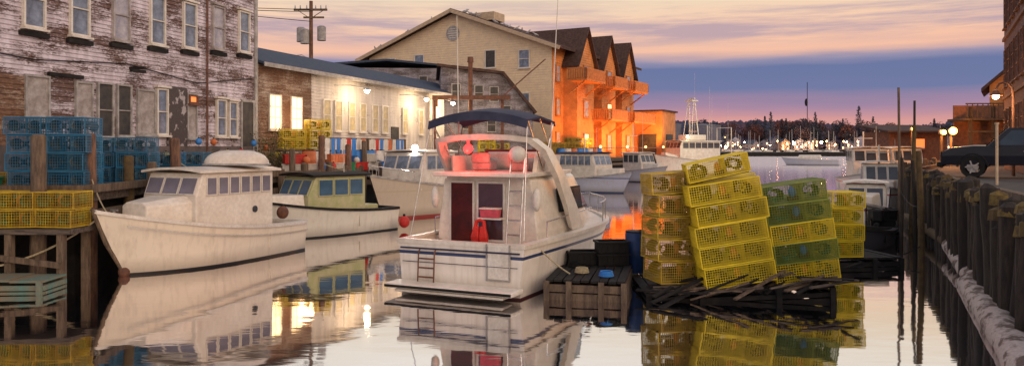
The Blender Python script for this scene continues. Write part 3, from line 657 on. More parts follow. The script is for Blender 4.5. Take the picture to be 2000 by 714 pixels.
for sy in(-.11,.11): g.loft([[(0,sy-.09,0),(0,sy+.09,0),(.1,sy+.09,0),(.1,sy-.09,0)],[(-.03,sy-.11,.2),(-.03,sy+.11,.2),(.1,sy+.11,.2),(.1,sy-.11,.2)],[(0,sy*.8-.07,.45),(0,sy*.8+.07,.45),(.08,sy*.8+.07,.45),(.08,sy*.8-.07,.45)]])
ob('vest_panel',g,m_red,lj,bevel=.03); ob('vest_collar',G().tube([(.05,-.12,.42),(.07,-.1,.56),(.08,.0,.6),(.07,.1,.56),(.05,.12,.42)],.05),m_red,lj,True)
bk=top('plastic_tub','pink plastic tub on the cruiser cockpit seat','tub',dpos(1.15,-.2,1.68),DY) 
ob('tub_body',G().box((0,0,0),(.2,.42,.2),None,1.15),m_pink,bk); ob('tub_rim',G().box((0,0,.11),(.26,.5,.03)),m_white,bk); ob('tub_shelf',G().box((.05,0,-.13),(.3,.6,.04)),m_white,bk)
def small_boat(name,label,loc,yaw,L,B,hs,hb,hm,glm,roof=m_white,z1=2.7,mast=2.5,aft=.35,fwd=.68,nf=3,ns=3):
    e=top(name,label,'boat',loc,yaw)
    sh=hull(e,L,B,hs,hb,hm,rake=1.1,tc=.3,sole=.4,railmat=m_trim)
    house(e,L*aft,L*fwd,B*.72,hs,z1,z1-.85,z1-.15,.3,m_white,roof,glm,ns,nf,fr=m_white)
    g=G().loft([[(L*fwd,-B*.3,hs+.1),(L*fwd,-B*.25,hs+.85),(L*fwd,B*.25,hs+.85),(L*fwd,B*.3,hs+.1)],[(L*.88,-B*.12,hb-.1),(L*.88,-B*.1,hb+.25),(L*.88,B*.1,hb+.25),(L*.88,B*.12,hb-.1)]]); ob('trunk_cabin',g,m_white,e,bevel=.04)
    if mast: ob('mast',G().tube([(L*.42,0,z1),(L*.42,0,z1+mast)],.05).bar((L*.42,-.6,z1+mast*.6),(L*.42,.6,z1+mast*.6),.05),m_white,e); antenna(e,(L*.5,.7,z1),mast*1.3); antenna(e,(L*.5,-.7,z1),mast)
    return e,sh
hE=hullmat('white_blue_hull',(.5,.53,.64),(.05,.07,.15),.1,(.04,.07,.2),1.1)
E,shE=small_boat('lobster_boat','white lobster boat with blue trim and row of windows',(3.3,62,0),math.atan2(-.72,.69),8,2.9,.95,1.6,hE,m_glassl,m_navy,2.9,1.6,.2,.66,3,5)
hF=hullmat('grey_white_hull',(.5,.5,.57),(.05,.05,.1),.1)
F,_=small_boat('lobster_boat','white fishing boat with pilothouse moored behind',(10.3,80,0),math.atan2(-.75,.6),7.5,2.8,1.0,1.6,hF,m_glass,m_white,2.8,3)
hG=hullmat('white_trawler_hull',(.8,.78,.7),(.2,.03,.03),.15)
Gb,shG=small_boat('fishing_boat','tall white fishing boat with lit wheelhouse and gantry',(28.2,101,0),math.atan2(-.42,-.9),11.5,4.2,1.6,2.6,hG,m_glass,m_white,4.2,0,.2,.75,4,6)
g=G()
for sy in(-.9,.9): g.tube([(5.2,sy,4.2),(5.6,sy*.6,9.3)],.07).tube([(6.4,sy,4.2),(5.8,sy*.6,9.3)],.05)
for z in(5.5,6.6,7.7,8.8): g.bar((5.5,-.85,z),(5.5,.85,z),.08)
g.box((5.7,0,9.4),(1.0,1.5,.15)); ob('gantry_mast',g,m_white,Gb)
ob('radar',G().box((5.7,0,9.7),(.2,1.3,.15)).cyl((5.7,0,9.4),(5.7,0,9.7),.15),m_white,Gb)
ob('flybridge',G().box((5.6,0,4.7),(2.6,2.4,.7)),m_white,Gb,bevel=.1)
for x,y,h in((4,1.5,7),(4,-1.5,9),(7,1.2,5),(2.4,0,6),(.6,1,5)): antenna(Gb,(x,y,4.2),h)
ob('stern_gallows',G().tube([(.4,-1.4,1.6),(.4,-1.4,6),(.4,1.4,6),(.4,1.4,1.6)],.07),m_white,Gb)
lamp('deck_light',(22.5,94,6.5),380,(1,.85,.55),.2); ob('deck_lamp',G().ball((6.9,.8,4.8),.18),EM('deck_lamp_glow',(1,.85,.5),30),Gb,True)
hH=hullmat('white_red_hull',(.7,.66,.62),(.3,.03,.03),.12,(.4,.05,.04),1.0)
H,shH=small_boat('fishing_boat','white fishing boat with red gear and open stern',(25.6,57.5,0),math.atan2(-.97,-.25),8.6,3.1,1.2,1.8,hH,m_glass,m_white,3.3,1.2,.42,.75)
H2,_=small_boat('lobster_boat','white wheelhouse boat tied beside the wharf',(28.3,60,0),math.atan2(-.97,-.12),8.5,2.8,1.2,1.8,hF,m_glass,m_white,3.3,0,.35,.8)
ob('life_ring',G().tube([(6.22,-.1+.3*math.cos(a),2.2+.3*math.sin(a)) for a in [2*pi*k/14 for k in range(15)]],.08),m_red,H2,True)
I,shI=small_boat('open_skiff','small white skiff with low cuddy and dark interior',(15.3,33.3,0),math.atan2(-.91,-.41),5.2,2.0,.75,1.25,hH,m_glass,m_white,1.9,0,.45,.7,2,1)
def outboard(par,x,y,z):
    ob('outboard_motor',G().box((x-.3,y,z+.4),(.4,.34,.45)).box((x-.3,y,z),(.18,.14,.7)).box((x-.1,y,z+.05),(.2,.2,.2)),m_black,par,bevel=.06)
outboard(I,0,.3,.6); outboard(I,0,-.3,.6)
J=top('open_skiff','low dark skiff loaded with covered gear','boat',(13.0,27.4,0),math.atan2(-.8,-.6)); hull(J,3.8,1.6,.5,.85,hullmat('dark_skiff_hull',(.05,.05,.06),(.02,.02,.02),.04,dirt=(.04,.04,.04)),rake=.6,tc=.55,sole=.2,deckmat=m_dark,railmat=m_dark)
outboard(J,0,0,.5)
K,_=small_boat('lobster_boat','white skiff with centre console beside dark float',(20.6,44,0),math.atan2(-.95,-.3),6.5,2.4,.8,1.4,hH,m_glass,m_white,2.5,1.0,.4,.6)
# ------------------------------------------------------------ floats and docks
def dock(name,label,loc,rot,L,Wd,H,pm_,fm_,np=14,mess=.0):
    e=top(name,label,'dock',loc); e.rotation_euler=rot
    g=G()
    for i in range(np):
        x=-L/2+L*(i+.5)/np; g.box((x,R(-mess,mess),H+R(-.01,.015)),(L/np-.025,Wd+R(-.1,.1)*2*mess*5,.05),(0,0,R(-mess,mess)*.5))
    ob('deck_planks',g,pm_,e)
    g=G()
    for k in range(3): 
        z=H-.1-k*(H+.15)/3
        g.box((0,-Wd/2+.04,z-.06),(L-.04*k,.07,(H+.15)/3-.03)); g.box((0,Wd/2-.04,z-.06),(L,.07,(H+.15)/3-.03))
        g.box((-L/2+.04,0,z-.06),(.065,Wd-.16,(H+.15)/3-.03)); g.box((L/2-.04,0,z-.06),(.065,Wd-.16,(H+.15)/3-.03))
    for x in(-L*.48,-L*.2,L*.2,L*.48): g.box((x,-Wd/2-.03,H/2-.1),(.12,.07,H+.2))
    ob('side_boards',g,fm_,e); return e
dock('floating_dock','weathered timber float beside the cruiser',(1.85,17.9,0),(0,0,rad(-12)),1.75,2.6,.42,m_dark,m_wood,9,.03)
dock('floating_dock','dark tilting timber float carrying yellow traps',(5.0,18.3,.0),(0,rad(-3),rad(-2)),4.1,3.4,.22,m_dark,m_dark,18,.06)
dock('floating_dock','low teal painted float by the trap platform',(-13.0,17.9,0),(0,0,rad(3)),4.6,1.0,.28,m_teal,m_teal,6,.02)
dock('floating_dock','dark float carrying a straight stack of traps',(9.2,22.0,0),(0,0,rad(8)),2.8,2.2,.3,m_dark,m_dark,12,.03)
dock('floating_dock','dark float in the channel beside skiffs',(14.0,29.2,0),(0,0,rad(65)),4,1.3,.35,m_dark,m_dark,14,.03)
pl=top('trap_platform','low timber platform on posts stacked with old traps','platform',(-12.8,19.05,0))
ob('platform_deck',G().box((0,0,1.3),(4.4,1.3,.12)),m_woodh,pl)
for x in(-1.9,-.6,.7,1.95):
    for y in(-.55,.5): ob('platform_post',G().box((x,y,.4),(.16,.16,1.8)),m_wood,pl)
ob('platform_brace',G().bar((-2,-.66,1.0),(2,-.66,.5),.06,.14),m_wood,pl)
for i in range(46):
    x=R(3.2,6.9); y=R(16.3,17.3); a=R(-1,1)
    o=ob('loose_board',G().box((0,0,0),(R(.6,1.9),R(.06,.14),.035)),random.choice([m_dark,m_dark,m_woodh,m_wood]),None,loc=(x,y,.14+(x-4)*.08+(i%8)*.025+R(0,.06)),rot=(R(-.15,.15),R(-.45,.05),a*.7)); tag(o,'loose broken board lying on the float','board','loose boards on the float')
# ------------------------------------------------------------ traps
def trap(wm,nm,label,w=1.55,d=.85,h=.47,sp=.052,t=.009,bag=None):
    e=top('lobster_trap',label,'lobster trap',(0,-40,0))
    g=G()
    nx=int(w/sp);ny=int(d/sp);nz=int(h/sp)
    X=[-w/2+w*i/nx for i in range(nx+1)];Y=[-d/2+d*i/ny for i in range(ny+1)];Z=[h*i/nz for i in range(nz+1)]
    for z in(0,h):
        for x in X: g.box((x,0,z),(t,d,t))
        for y in Y: g.box((0,y,z),(w,t,t))
    for y in(-d/2,d/2):
        for x in X: g.box((x,y,h/2),(t,t,h))
        for z in Z: g.box((0,y,z),(w,t,t))
    for x in(-w/2,w*.12,w/2):
        for y in Y: g.box((x,y,h/2),(t,t,h))
        for z in Z: g.box((x,0,z),(t,d,t))
    ob('wire_cage',g,wm,e)
    g=G(); q=.022
    for y in(-d/2,d/2):
        for z in(0,h): g.box((0,y,z),(w+q,q,q))
    for x in(-w/2,w/2):
        for z in(0,h): g.box((x,0,z),(q,d-q,q))
        for y in(-d/2,d/2): g.box((x,y,h/2),(q,q,h-q))
    ob('cage_frame',g,wm,e)
    for sx,r1 in((-.28,.17),(.3,.15)):
        for sy in(-1,1):
            ob('netting_head',G().loft([[(w*sx+r1*math.cos(a),sy*d*.44,h/2+r1*.9*math.sin(a)) for a in[2*pi*k/10 for k in range(10)]],[(w*sx+.08*math.cos(a),sy*.1,h/2+.08*math.sin(a)) for a in[2*pi*k/10 for k in range(10)]]],True,False),nm,e)
    for sy in(-1,1): ob('runner',G().box((0,sy*d*.36,-.022),(w*.96,.05,.03)),m_dark,e)
    ob('ballast_brick',G().box((w*.05,0,.07),(.24,.14,.1)),m_rust,e); ob('bait_bag',G().ball((w*.02,-.1,h*.5),.08,(1,.8,1.5),8,6),bag or m_orange,e,True)
    return e
GY='yellow traps on the float'
trY=trap(m_ty,m_net,'yellow wire lobster trap stacked on the float',1.55,.85,.42); trY['group']=GY
trO=trap(m_to,m_net,'olive yellow wire lobster trap in leaning stack',1.15,.9,.46); trO['group']=GY
trG=trap(m_tg,m_netg,'dark green wire lobster trap in leaning stack',1.35,.85,.42,bag=m_blue); trG['group']=GY
trYG=trap(m_ty,m_netg,'yellow wire trap with green netting in stack',1.35,.85,.42); trYG['group']=GY
trB=trap(m_tb,m_net,'blue wire lobster trap stacked on the wharf',.98,.9,.44,.065,.010,m_rope); trB['group']='blue traps on the wharf'
trS=trap(m_to,m_netg,'old olive wire trap on the low platform',1.0,.8,.4,.06,.009); trS['group']='old traps on the platform'
trW=trap(m_ty,m_netg,'yellow wire trap on straight stack',.92,.8,.41); trW['group']=GY
def stack(protos,base,yaw,tilt,h,jit=.03,yj=.05,gap=.036,sc=None):
    up=Vector((-math.sin(tilt),0,math.cos(tilt)))
    for i,p in enumerate(protos):
        Mx=Matrix.Rotation(-tilt+R(-.015,.015),3,'Y')@Matrix.Rotation(yaw+R(-yj,yj),3,'Z')
        dupat(p,Vector(base)+up*(h+gap)*i+Vector((R(-jit,jit),R(-jit,jit),0)),Mx.to_4x4(),sc)
a=rad(9)
stack([trY]*5,(4.98,17.1,.36),rad(2),a,.42,.05)
stack([trY],(4.58,17.2,2.69),rad(-6),rad(13),.42,sc=(.86,.9,.95))
stack([trY]*5,(5.1,18.1,.40),rad(2),a,.42,.05)
stack([trO]*4,(3.72,17.6,.3),rad(14),rad(-1),.46,.05)
stack([trO],(3.65,17.65,2.3),rad(8),rad(5),.46,.05)
stack([trYG,trG,trYG,trG,trG],(6.52,17.2,.42),rad(-6),rad(8),.41,.05,gap=.02)
stack([trYG,trG,trG,trG],(6.7,18.2,.46),rad(-6),rad(8),.41,.05,gap=.02)
stack([trW]*4,(9.1,21.3,.36),rad(5),0,.41,.04); stack([trW]*3,(9.3,22.3,.36),rad(2),0,.41)
for x in(-12.7,-11.68):
    stack([trB]*4,(x,20.5,DK+.05),rad(R(-4,4)),0,.44,.05)
stack([trB]*3,(-12.2,21.6,DK+.05),.1,0,.44)
stack([trB]*3,(-12.0,24.6,DK+.05),.05,0,.44,.05); stack([trB]*3,(-13.1,24.6,DK+.05),.02,0,.44); stack([trB]*2,(-11.9,26.4,DK+.05),.05,0,.44); stack([trB]*2,(-11.6,28,DK+.05),.1,0,.44); stack([trB]*2,(-12.9,26,DK+.05),.1,0,.44)
for x,n in((-14.3,2),(-13.2,2),(-12.1,2),(-11.1,2)): stack([trS]*n,(x,19.0,1.4),rad(R(-10,10)),0,.4,.05)
stack([trS],(-14.2,20.6,DK+.05),0,0,.4)
trM=trap(m_ty,m_net,'yellow wire trap stacked on the mid wharf',1.1,.8,.45,.09,.014); trM['group']='traps on the mid wharf'
trN=trap(m_to,m_net,'dark trap stacked on the far quay',1.2,.9,.5,.1,.018); trN['group']='traps on the far quay'
stack([trM]*3,(-9.7,38.4,DK+1.1),.6,0,.45); stack([trM]*2,(-10.7,37.4,DK+1.1),.6,0,.45)
for i in range(14):
    t=i/13; stack([trN]*random.randint(2,4),(2.6+5.0*t+R(-.3,.3),63.5+17*t,DK+.05),R(0,1),0,.5)
stack([trM]*4,(-1.8,54.5,DK+.05),.2,0,.45); stack([trM]*3,(-.8,56,DK+.05),.2,0,.45)
for pz in (trY,trO,trG,trYG,trB,trS,trW,trM,trN):
    for ch in list(pz.children): bpy.data.objects.remove(ch)
    bpy.data.objects.remove(pz)
o=top('work_table','timber work table on the mid wharf','table',(-10.1,38.0,DK),.6)
ob('table_top',G().box((0,0,1.0),(2.8,1.3,.08)),m_woodh,o)
for x in(-1.3,1.3):
    for y in(-.5,.5): ob('table_leg',G().box((x,y,.48),(.1,.1,.96)),m_wood,o)
# ------------------------------------------------------------ barrels, totes, buoys
def barrel(mat,label,loc,h=.9,r=.3,grp=None):
    e=top('barrel',label,'barrel',loc,0,grp)
    ob('barrel_body',G().tube([(0,0,0),(0,0,.04),(0,0,h*.32),(0,0,h*.34),(0,0,h*.66),(0,0,h*.68),(0,0,h-.03),(0,0,h)],[r*.94,r,r,r*1.05,r*1.05,r,r,r*.93],18),mat,e,True)
    ob('barrel_lid',G().cyl((0,0,h),(0,0,h+.03),r*.98,n=18).cyl((r*.5,0,h+.03),(r*.5,0,h+.06),.05),m_black,e,True); return e
barrel(M('dark_blue_plastic',(.02,.06,.2),None,4,.5),'tall blue plastic barrel beside the leaning traps',(3.08,19.2,.22),1.0,.25)
for i,(x,y) in enumerate([(-7.9,39.3),(-7.5,40.3),(-7.2,41.2),(-9.3,35.2),(-8.4,38),(-6.9,42.4),(-7.3,41.9),(-6.3,44.4),(-5.9,45.3),(-5.3,46.6),(-6.0,46.2)]): n=['blue','blue','white','orange','blue','blue','white','blue','red','blue','white'][i]; barrel({'blue':m_blue,'white':m_white,'orange':m_orange,'red':m_red}[n],n+' plastic barrel standing on the mid wharf',(x,y,DK),1.0,.32,'barrels on the mid wharf')
for i in range(8): barrel([m_blue,m_white,m_orange,m_blue][i%4],['blue','white','orange','blue'][i%4]+' plastic barrel on the far quay',(4.2+i*.7,66+i*2.1,DK),1.1,.35,'barrels on the far quay')
def tote(mat,label,loc,rz=0,w=.75,d=.5,h=.32,grp=None):
    e=top('fish_tote',label,'crate',loc,rz,grp); t=.03
    g=G().box((0,0,.02),(w,d,.04))
    for sx in(-1,1): g.box((sx*(w/2-t/2),0,h/2),(t,d,h)); g.box((0,sx*(d/2-t/2),h/2),(w-2*t,t,h))
    ob('tote_body',g,mat,e); g=G()
    for sx in(-1,1): g.box((sx*(w/2+.01),0,h),(.05,d+.07,.05)); g.box((0,sx*(d/2+.01),h),(w-.04,.05,.048))
    for k in range(5): g.box((-w*.4+w*.2*k,-d/2-.008,h*.45),(.03,.02,h*.8))
    ob('tote_rim',g,mat,e)
for z in range(2): tote(m_black,'black plastic crate stacked on the float',(2.45,18.9,.44+z*.3),.1,h=.28,grp='black crates on the float')
tote(m_black,'black plastic crate stacked on the float',(1.75,19.0,.44),.1,grp='black crates on the float')
for i in range(5): tote(m_black,'black plastic crate on the channel float',(13.6+(i%3)*.35,28.2+(i%3)*.75,.39+(.33 if i>2 else 0)),R(-.4,.4),.8,.55,grp='black crates on the channel float')
tote(m_green,'green plastic fish tote by wharf edge',(-14.0,20.3,DK),.2); tote(m_blue,'blue plastic fish tote by wharf edge',(-13.2,23,DK),.4)
for i in range(9):
    c=[m_red,m_white,m_blue,m_orange,m_green][i%5]; n=['red','white','blue','orange','green'][i%5]
    tote(c,n+' plastic fish tote on the mid wharf',(-9.6+i*.36,33.9+i*.95,DK+(.42 if i%3==0 else 0)),R(0,1),.9,.6,.4,grp='totes on the mid wharf')
    if i%3==0: tote(m_white,'white plastic fish tote on the mid wharf',(-9.6+i*.36,33.9+i*.95,DK),R(0,1),.9,.6,.4,grp='totes on the mid wharf')
for i in range(12):
    c=[m_white,m_blue,m_yel,m_orange][i%4]; n=['white','blue','yellow','orange'][i%4]
    tote(c,n+' fish tote on the far quay',(-2.2+i*.5,52.5+i*.9,DK+.02),R(0,1),1.1,.8,.6,grp='totes on the far quay')
for (rx,ry,seed_) in((-8.3,37.9,0),(-6.9,42.0,3)):
    rk=top('drying_rail','timber rail hung with blue, red and white oilskins','rail',(rx,ry,DK),math.atan2(5,1.6))
    ob('rail_bar',G().bar((-2,0,1.6),(2.4,0,1.6),.08).box((-2,0,.8),(.09,.09,1.6)).box((2.4,0,.8),(.09,.09,1.6)),m_wood,rk)
    cols=[m_white,m_blue,m_blue,m_white,m_red,m_blue,m_white,m_orange]
    for i,x in enumerate([-1.6,-1.1,-.6,-.1,.4,.9,1.4,1.9]):
        hh=R(.7,1.1); ob('oilskin',G().loft([[(x-.2+.4*k/6,-.06-.03*math.sin(k*1.7+i)*q,1.6-hh*q) for k in range(7)] for q in(0,.3,.6,1)],False,False),cols[(i+seed_)%8],rk,True)
def buoy(mat,label,loc,r=.2,grp=None):
    e=top('fender_buoy',label,'buoy',loc,0,grp); ob('float_ball',G().ball((0,0,0),r,(1,1,1.1),16,10),mat,e,True); ob('buoy_eye',G().cyl((0,0,r*1.0),(0,0,r*1.45),r*.28,r*.2,10),m_dark,e,True)
buoy(m_red,'red round buoy at the boat quarter',(-4.35,31.0,.35),.22)
buoy(m_rust,'faded brown fender ball on the water',(-10.3,20.7,.12),.18); buoy(m_rust,'faded brown fender ball on the water',(-10.1,20.0,.1),.15)
buoy(m_rust,'brown round fender hanging at boat stern',(-7.75,25.95,1.15),.2)
buoy(m_black,'dark round fender between cruiser and dock',(1.95,21.6,.75),.16)
for i in range(9): buoy([m_orange,m_white,m_red][i%3],['orange','white','red'][i%3]+' float hung on the wharf edge',(-9.0+i*.3,33.6+i*1.25,2.5+R(-.1,.3)),.15,'floats hung on the wharf edge')
for i in range(10): buoy([m_orange,m_yel,m_red,m_blue][i%4],['orange','yellow','red','blue'][i%4]+' float hung on the old building wall',(-13.55+i*.26,28.6+i*.9,DK+1.1+R(-.3,.3)),.13,'floats hung on the building')
def rope(pts,sag,label,r=.018,mat=m_rope):
    a,b=Vector(pts[0]),Vector(pts[1]); P=[a+(b-a)*k/14+Vector((0,0,-sag*4*(k/14)*(1-k/14))) for k in range(15)]
    o=ob('mooring_rope',G().tube(P,r,5),mat,None,True); tag(o,label,'rope')
rope([(-10.35,19.5,1.65),(-13.0,18.0,.45)],.35,'slack mooring rope from bow to float',.025)
rope([(-10.3,19.5,1.7),(-11.25,20.5,2.6)],.1,'mooring rope from bow to pile'); rope([(-9.4,27.3,1.6),(-11,25.2,2.9)],.1,'mooring rope from bow to pile')
rope([(-6.2,35,2.1),(-8.4,34.4,2.6)],.1,'mooring rope from work boat bow to pile'); rope([(.55,17.6,1.1),(1.3,17.2,.5)],.05,'short mooring rope to the float')
rope([(9.5,20.9,.3),(12.2,22.9,.4)],.15,'slack rope between float and pole',.015,m_black); rope([(12.2,22.9,1.6),(12.9,25.5,1.9)],.2,'slack dark rope between mooring poles',.012,m_black)
for (x,y,z,mt) in((1.6,17.6,.48,m_rope),(2.1,17.1,.48,m_blue),(1.5,18.5,.48,m_black)):
    g=G()
    for k in range(4): g.tube([(.16*math.cos(a_)*(1-.06*k),.16*math.sin(a_)*(1-.06*k),k*.03) for a_ in[2*pi*j/14 for j in range(15)]],.015,5)
    o=ob('rope_coil',g,mt,None,True,loc=(x,y,z)); tag(o,'coiled line lying on the timber float','rope')
# ------------------------------------------------------------ floating log boom
m_birch=M('pale_peeling_bark',(.52,.43,.38),(.13,.085,.065),2.2,.8,.6,st=(1.6,.7,1.6),lo=.48,hi=.58)
def log(a,b,r1,r2,mat,label):
    a=Vector(a);b=Vector(b);P=[];rs=[]
    for k in range(14):
        t=k/13; P.append(a+(b-a)*t+Vector((R(-.015,.015),R(-.015,.015),R(-.015,.015)))); rs.append((r1+(r2-r1)*t)*(1+R(-.035,.035)))
    o=ob('floating_log',G().tube(P,rs,16),mat,None,True); tag(o,label,'log')
log((13.3,23.4,.35),(10.95,18.1,.14),.18,.25,m_birch,'pale peeling log fender along the piles')
log((11.0,18.5,.05),(7.0,10.0,.1),.25,.34,m_birch,'thick pale peeling log along the piles')
log((17.2,33.5,.35),(13.4,23.4,.4),.15,.2,m_moss,'brown mossy log along the piles')
# ------------------------------------------------------------ pickup truck
m_truck=M('black_car_paint',(.006,.008,.016),(.01,.012,.022),2,.35,0,spec=.3)
m_tglass=M('dark_car_glass',(.015,.03,.055),(.03,.05,.08),1,.3,0,spec=.3)
tk=top('pickup_truck','black crew-cab pickup truck parked on the wharf','truck',(21.9,27.5,DK-.02),pi-.585)
g=G()
g.loft([[(x,-1.0,.5),(x,-1.02,.85),(x,-.98,z),(x,0,z+.04),(x,.98,z),(x,1.02,.85),(x,1.0,.5)] for x,z in [(0,1.1),(.05,1.15),(1.9,1.17),(3.8,1.22),(4.6,1.22),(5.3,1.14),(5.58,1.0),(5.66,.8)]])
ob('body',g,m_truck,tk,bevel=.03)
g=G(); g.loft([[(x0_,-.95,1.15),(x1_,-.8,1.9),(x1_,.8,1.9),(x0_,.95,1.15)] for x0_,x1_ in((1.75,2.0),(4.2,3.45))]); ob('cab',g,m_truck,tk,bevel=.05)
for sg in(-1,1):
    for (a0,a1,b1,b0) in((2.05,2.2,2.75,2.75),(2.85,2.85,3.35,3.85)): ob('side_window',G().add([(a0,sg*.945,1.25),(a1,sg*.835,1.8),(b1,sg*.835,1.8),(b0,sg*.945,1.25)],[(0,1,2,3)]),m_tglass,tk)
ob('windshield',G().add([(4.18,-.82,1.24),(3.56,-.7,1.85),(3.56,.7,1.85),(4.18,.82,1.24)],[(0,1,2,3)]),m_tglass,tk)
for x in(1.1,4.6):
    for sg in(-1,1):
        wh=ob('wheel',G().cyl((x,sg*.86,.42),(x,sg*1.0,.42),.2,n=18),m_trim,tk,True)
        g=G(); g.loft([[(x+r*math.cos(q),sg*yy,.42+r*math.sin(q)) for q in[2*pi*k/24 for k in range(24)]] for r,yy in((.26,.84),(.4,.82),(.42,.86),(.42,.98),(.4,1.02),(.26,1.01))],True,False); ob('tyre',g,m_black,wh,True)
        g=G()
        for k in range(5): q=2*pi*k/5; g.bar((x,sg*1.01,.42),(x+.25*math.cos(q),sg*1.01,.42+.25*math.sin(q)),.05)
        ob('rim',g,m_trim,wh)
        ob('wheel_arch',G().tube([(x+.5*math.cos(q),sg*1.0,.42+.5*math.sin(q)) for q in[pi*k/10 for k in range(11)]],.035,6),m_black,tk,True)
for sg in(-1,1):
    ob('headlight',G().box((5.52,sg*.78,.9),(.16,.3,.16)),m_glassl,tk,bevel=.03); ob('wing_mirror',G().box((3.8,sg*1.1,1.32),(.12,.2,.2)),m_truck,tk,bevel=.04)
    ob('door_handle',G().box((2.9,sg*1.02,1.02),(.18,.03,.03)),m_metal,tk)
ob('grille',G().box((5.66,0,.85),(.06,1.2,.3)),m_black,tk); ob('bumper',G().box((5.7,0,.5),(.2,1.9,.2)),m_black,tk,bevel=.05)
# ------------------------------------------------------------ right brick building, street lamp, wooden pier house
m,nt,b=newmat('red_brick'); v,_=coords(nt,(1,1,1)); t=nt.nodes.new('ShaderNodeTexBrick'); sx=nt.nodes.new('ShaderNodeSeparateXYZ'); nt.links.new(v,sx.inputs[0]); cx=nt.nodes.new('ShaderNodeCombineXYZ'); nt.links.new(sx.outputs[0],cx.inputs[0]); nt.links.new(sx.outputs[2],cx.inputs[1]); nt.links.new(cx.outputs[0],t.inputs[0])
t.inputs['Color1'].default_value=(.13,.04,.03,1);t.inputs['Color2'].default_value=(.07,.025,.02,1);t.inputs['Mortar'].default_value=(.1,.08,.07,1);t.inputs['Scale'].default_value=4;t.inputs['Mortar Size'].default_value=.008
nt.links.new(t.outputs[0],b.inputs['Base Color']); b.inputs['Roughness'].default_value=.85; m_brick=m
fd=Vector((-12,-22,0)).normalized()
br=top('brick_building','dark red brick warehouse with tall windows','building',(27.2,42.5,DK),math.atan2(fd.y,fd.x))
LBk=14
ob('wall',G().box((LBk/2,5,6.5),(LBk,9.94,13)),m_brick,br)
s_b=wstyle(m_glassb,m_rust,2,3,True)
for i in range(6):
    for z in(2.2,5.4,8.6): win(br,(1.2+i*2.2,.03,z),0,1.0,1.9,s_b)
ob('cornice',G().box((LBk/2,5,13.1),(LBk+.5,10.5,.3)),m_rust,br)
for z in(3.85,7.05): ob('stone_band',G().box((LBk/2,-.02,z),(LBk,.1,.16)),m_rust,br)
sl_=top('street_lamp','curved gooseneck street lamp glowing warm at wharf','street lamp',(20.5,31.4,DK-.02))
ob('lamp_post',G().tube([(0,0,0),(0,0,3.2),(-.05,0,3.6),(-.3,0,3.85),(-.6,0,3.75),(-.72,0,3.5)],[.07,.055,.05,.045,.04,.04],8),m_rust,sl_,True)
ob('lamp_shade',G().tube([(-.72,0,3.5),(-.72,0,3.28)],[.06,.24],14,False),m_rust,sl_,True)
ob('bulb',G().ball((-.72,0,3.25),.12),EM('street_bulb',(1,.72,.4),40),sl_,True)
lamp('street_lamp_light',(19.78,31.2,5.1),130,(1,.6,.28),.12)
ph=top('pier_house','small orange-lit gabled wooden house on the pier','house',(34.2,55,DK),rad(-33))
g=G().prism([(0,0),(0,5.6),(2.6,8.0),(5.2,5.6),(5.2,0)],.03,6)
def xp(z):
    if z<=5.6: return (0,5.2)
    k=(z-5.6)/2.4*2.6; return (k,5.2-k)
clap(g,xp,0,8.0,0,.2); ob('wall',g,m_cedar_glow,ph)
ob('roof',G().prism([(-.5,5.15),(2.6,8.02),(5.7,5.15),(5.7,5.4),(2.6,8.3),(-.5,5.4)],-.5,6.4),m_roofd,ph)
win(ph,(1.4,-.03,4.6),0,.8,1.1,s_o); win(ph,(3.6,-.03,4.6),0,.8,1.1,s_o)
bt=top('timber_gallery','brown timber gallery with railing on tall posts','gallery',(29.8,49.9,DK),rad(-5))
for x in(0,1.4,2.8,4.2):
    for y in(0,2): ob('gallery_post',G().box((x,y,1.9),(.18,.18,3.8)),m_pile,bt)
ob('gallery_floor',G().box((2.1,1,3.0),(5,2.6,.15)).box((2.1,-.1,2.2),(4.6,.1,.12)),m_pile,bt)
ob('gallery_wall',G().box((2.1,1.9,2.0),(4.6,.1,4.0)),m_rust,bt)
g=G().box((2.1,-.2,4.0),(5,.08,.08))
for k in range(16): g.box((-.3+k*.32,-.2,3.5),(.05,.05,1))
ob('gallery_rail',g,m_pile,bt)
ls=top('wharf_shed','low rusty timber shed with mono-pitch roof','shed',(31.2,63.5,0),rad(4))
ob('wall',G().box((2.5,2,3.4),(5,4,2.6)),m_rust,ls); ob('roof',G().loft([[(-.4,-.5,4.6),(-.4,-.5,4.75),(-.4,4.5,5.4),(-.4,4.5,5.25)],[(5.4,-.5,4.6),(5.4,-.5,4.75),(5.4,4.5,5.4),(5.4,4.5,5.25)]]),m_roofd,ls)
for x in(.2,2.5,4.8):
    for y in(.2,3.8): ob('stilt',G().box((x,y,1.0),(.22,.22,2.4)),m_pile,ls)
win(ls,(2.5,-.02,3.7),0,1,.8,s_or)
for k,(fx,fy,fh,en) in enumerate(((28.0,49.0,2.2,900),(31.5,60.5,2.6,300),(24.6,44.0,2.0,250))):
    fl=top('floodlight_post','timber post with bright orange sodium floodlight','floodlight',(fx,fy,DK),0,'orange floodlights on the wharf')
    ob('post',G().tube([(0,0,0),(0,0,fh)],.08),m_wood,fl); ob('lamp_head',G().box((0,-.05,fh+.05),(.3,.2,.2)),m_metal,fl); ob('bulb',G().ball((0,-.25,fh+.02),.24 if k==0 else .14),EM('orange_flood',(1,.4,.07),14),fl,True)
    lamp('floodlight_light',(fx-.2,fy-.8,DK+fh+.2),en,(1,.34,.06),.2)
sp_=top('parking_post','slim pale post standing by the truck','post',(14.9,23.6,DK)); ob('post',G().box((0,0,.9),(.06,.06,1.9)),m_tan,sp_); ob('post_cap',G().box((0,0,1.87),(.09,.09,.05)),m_tan,sp_)
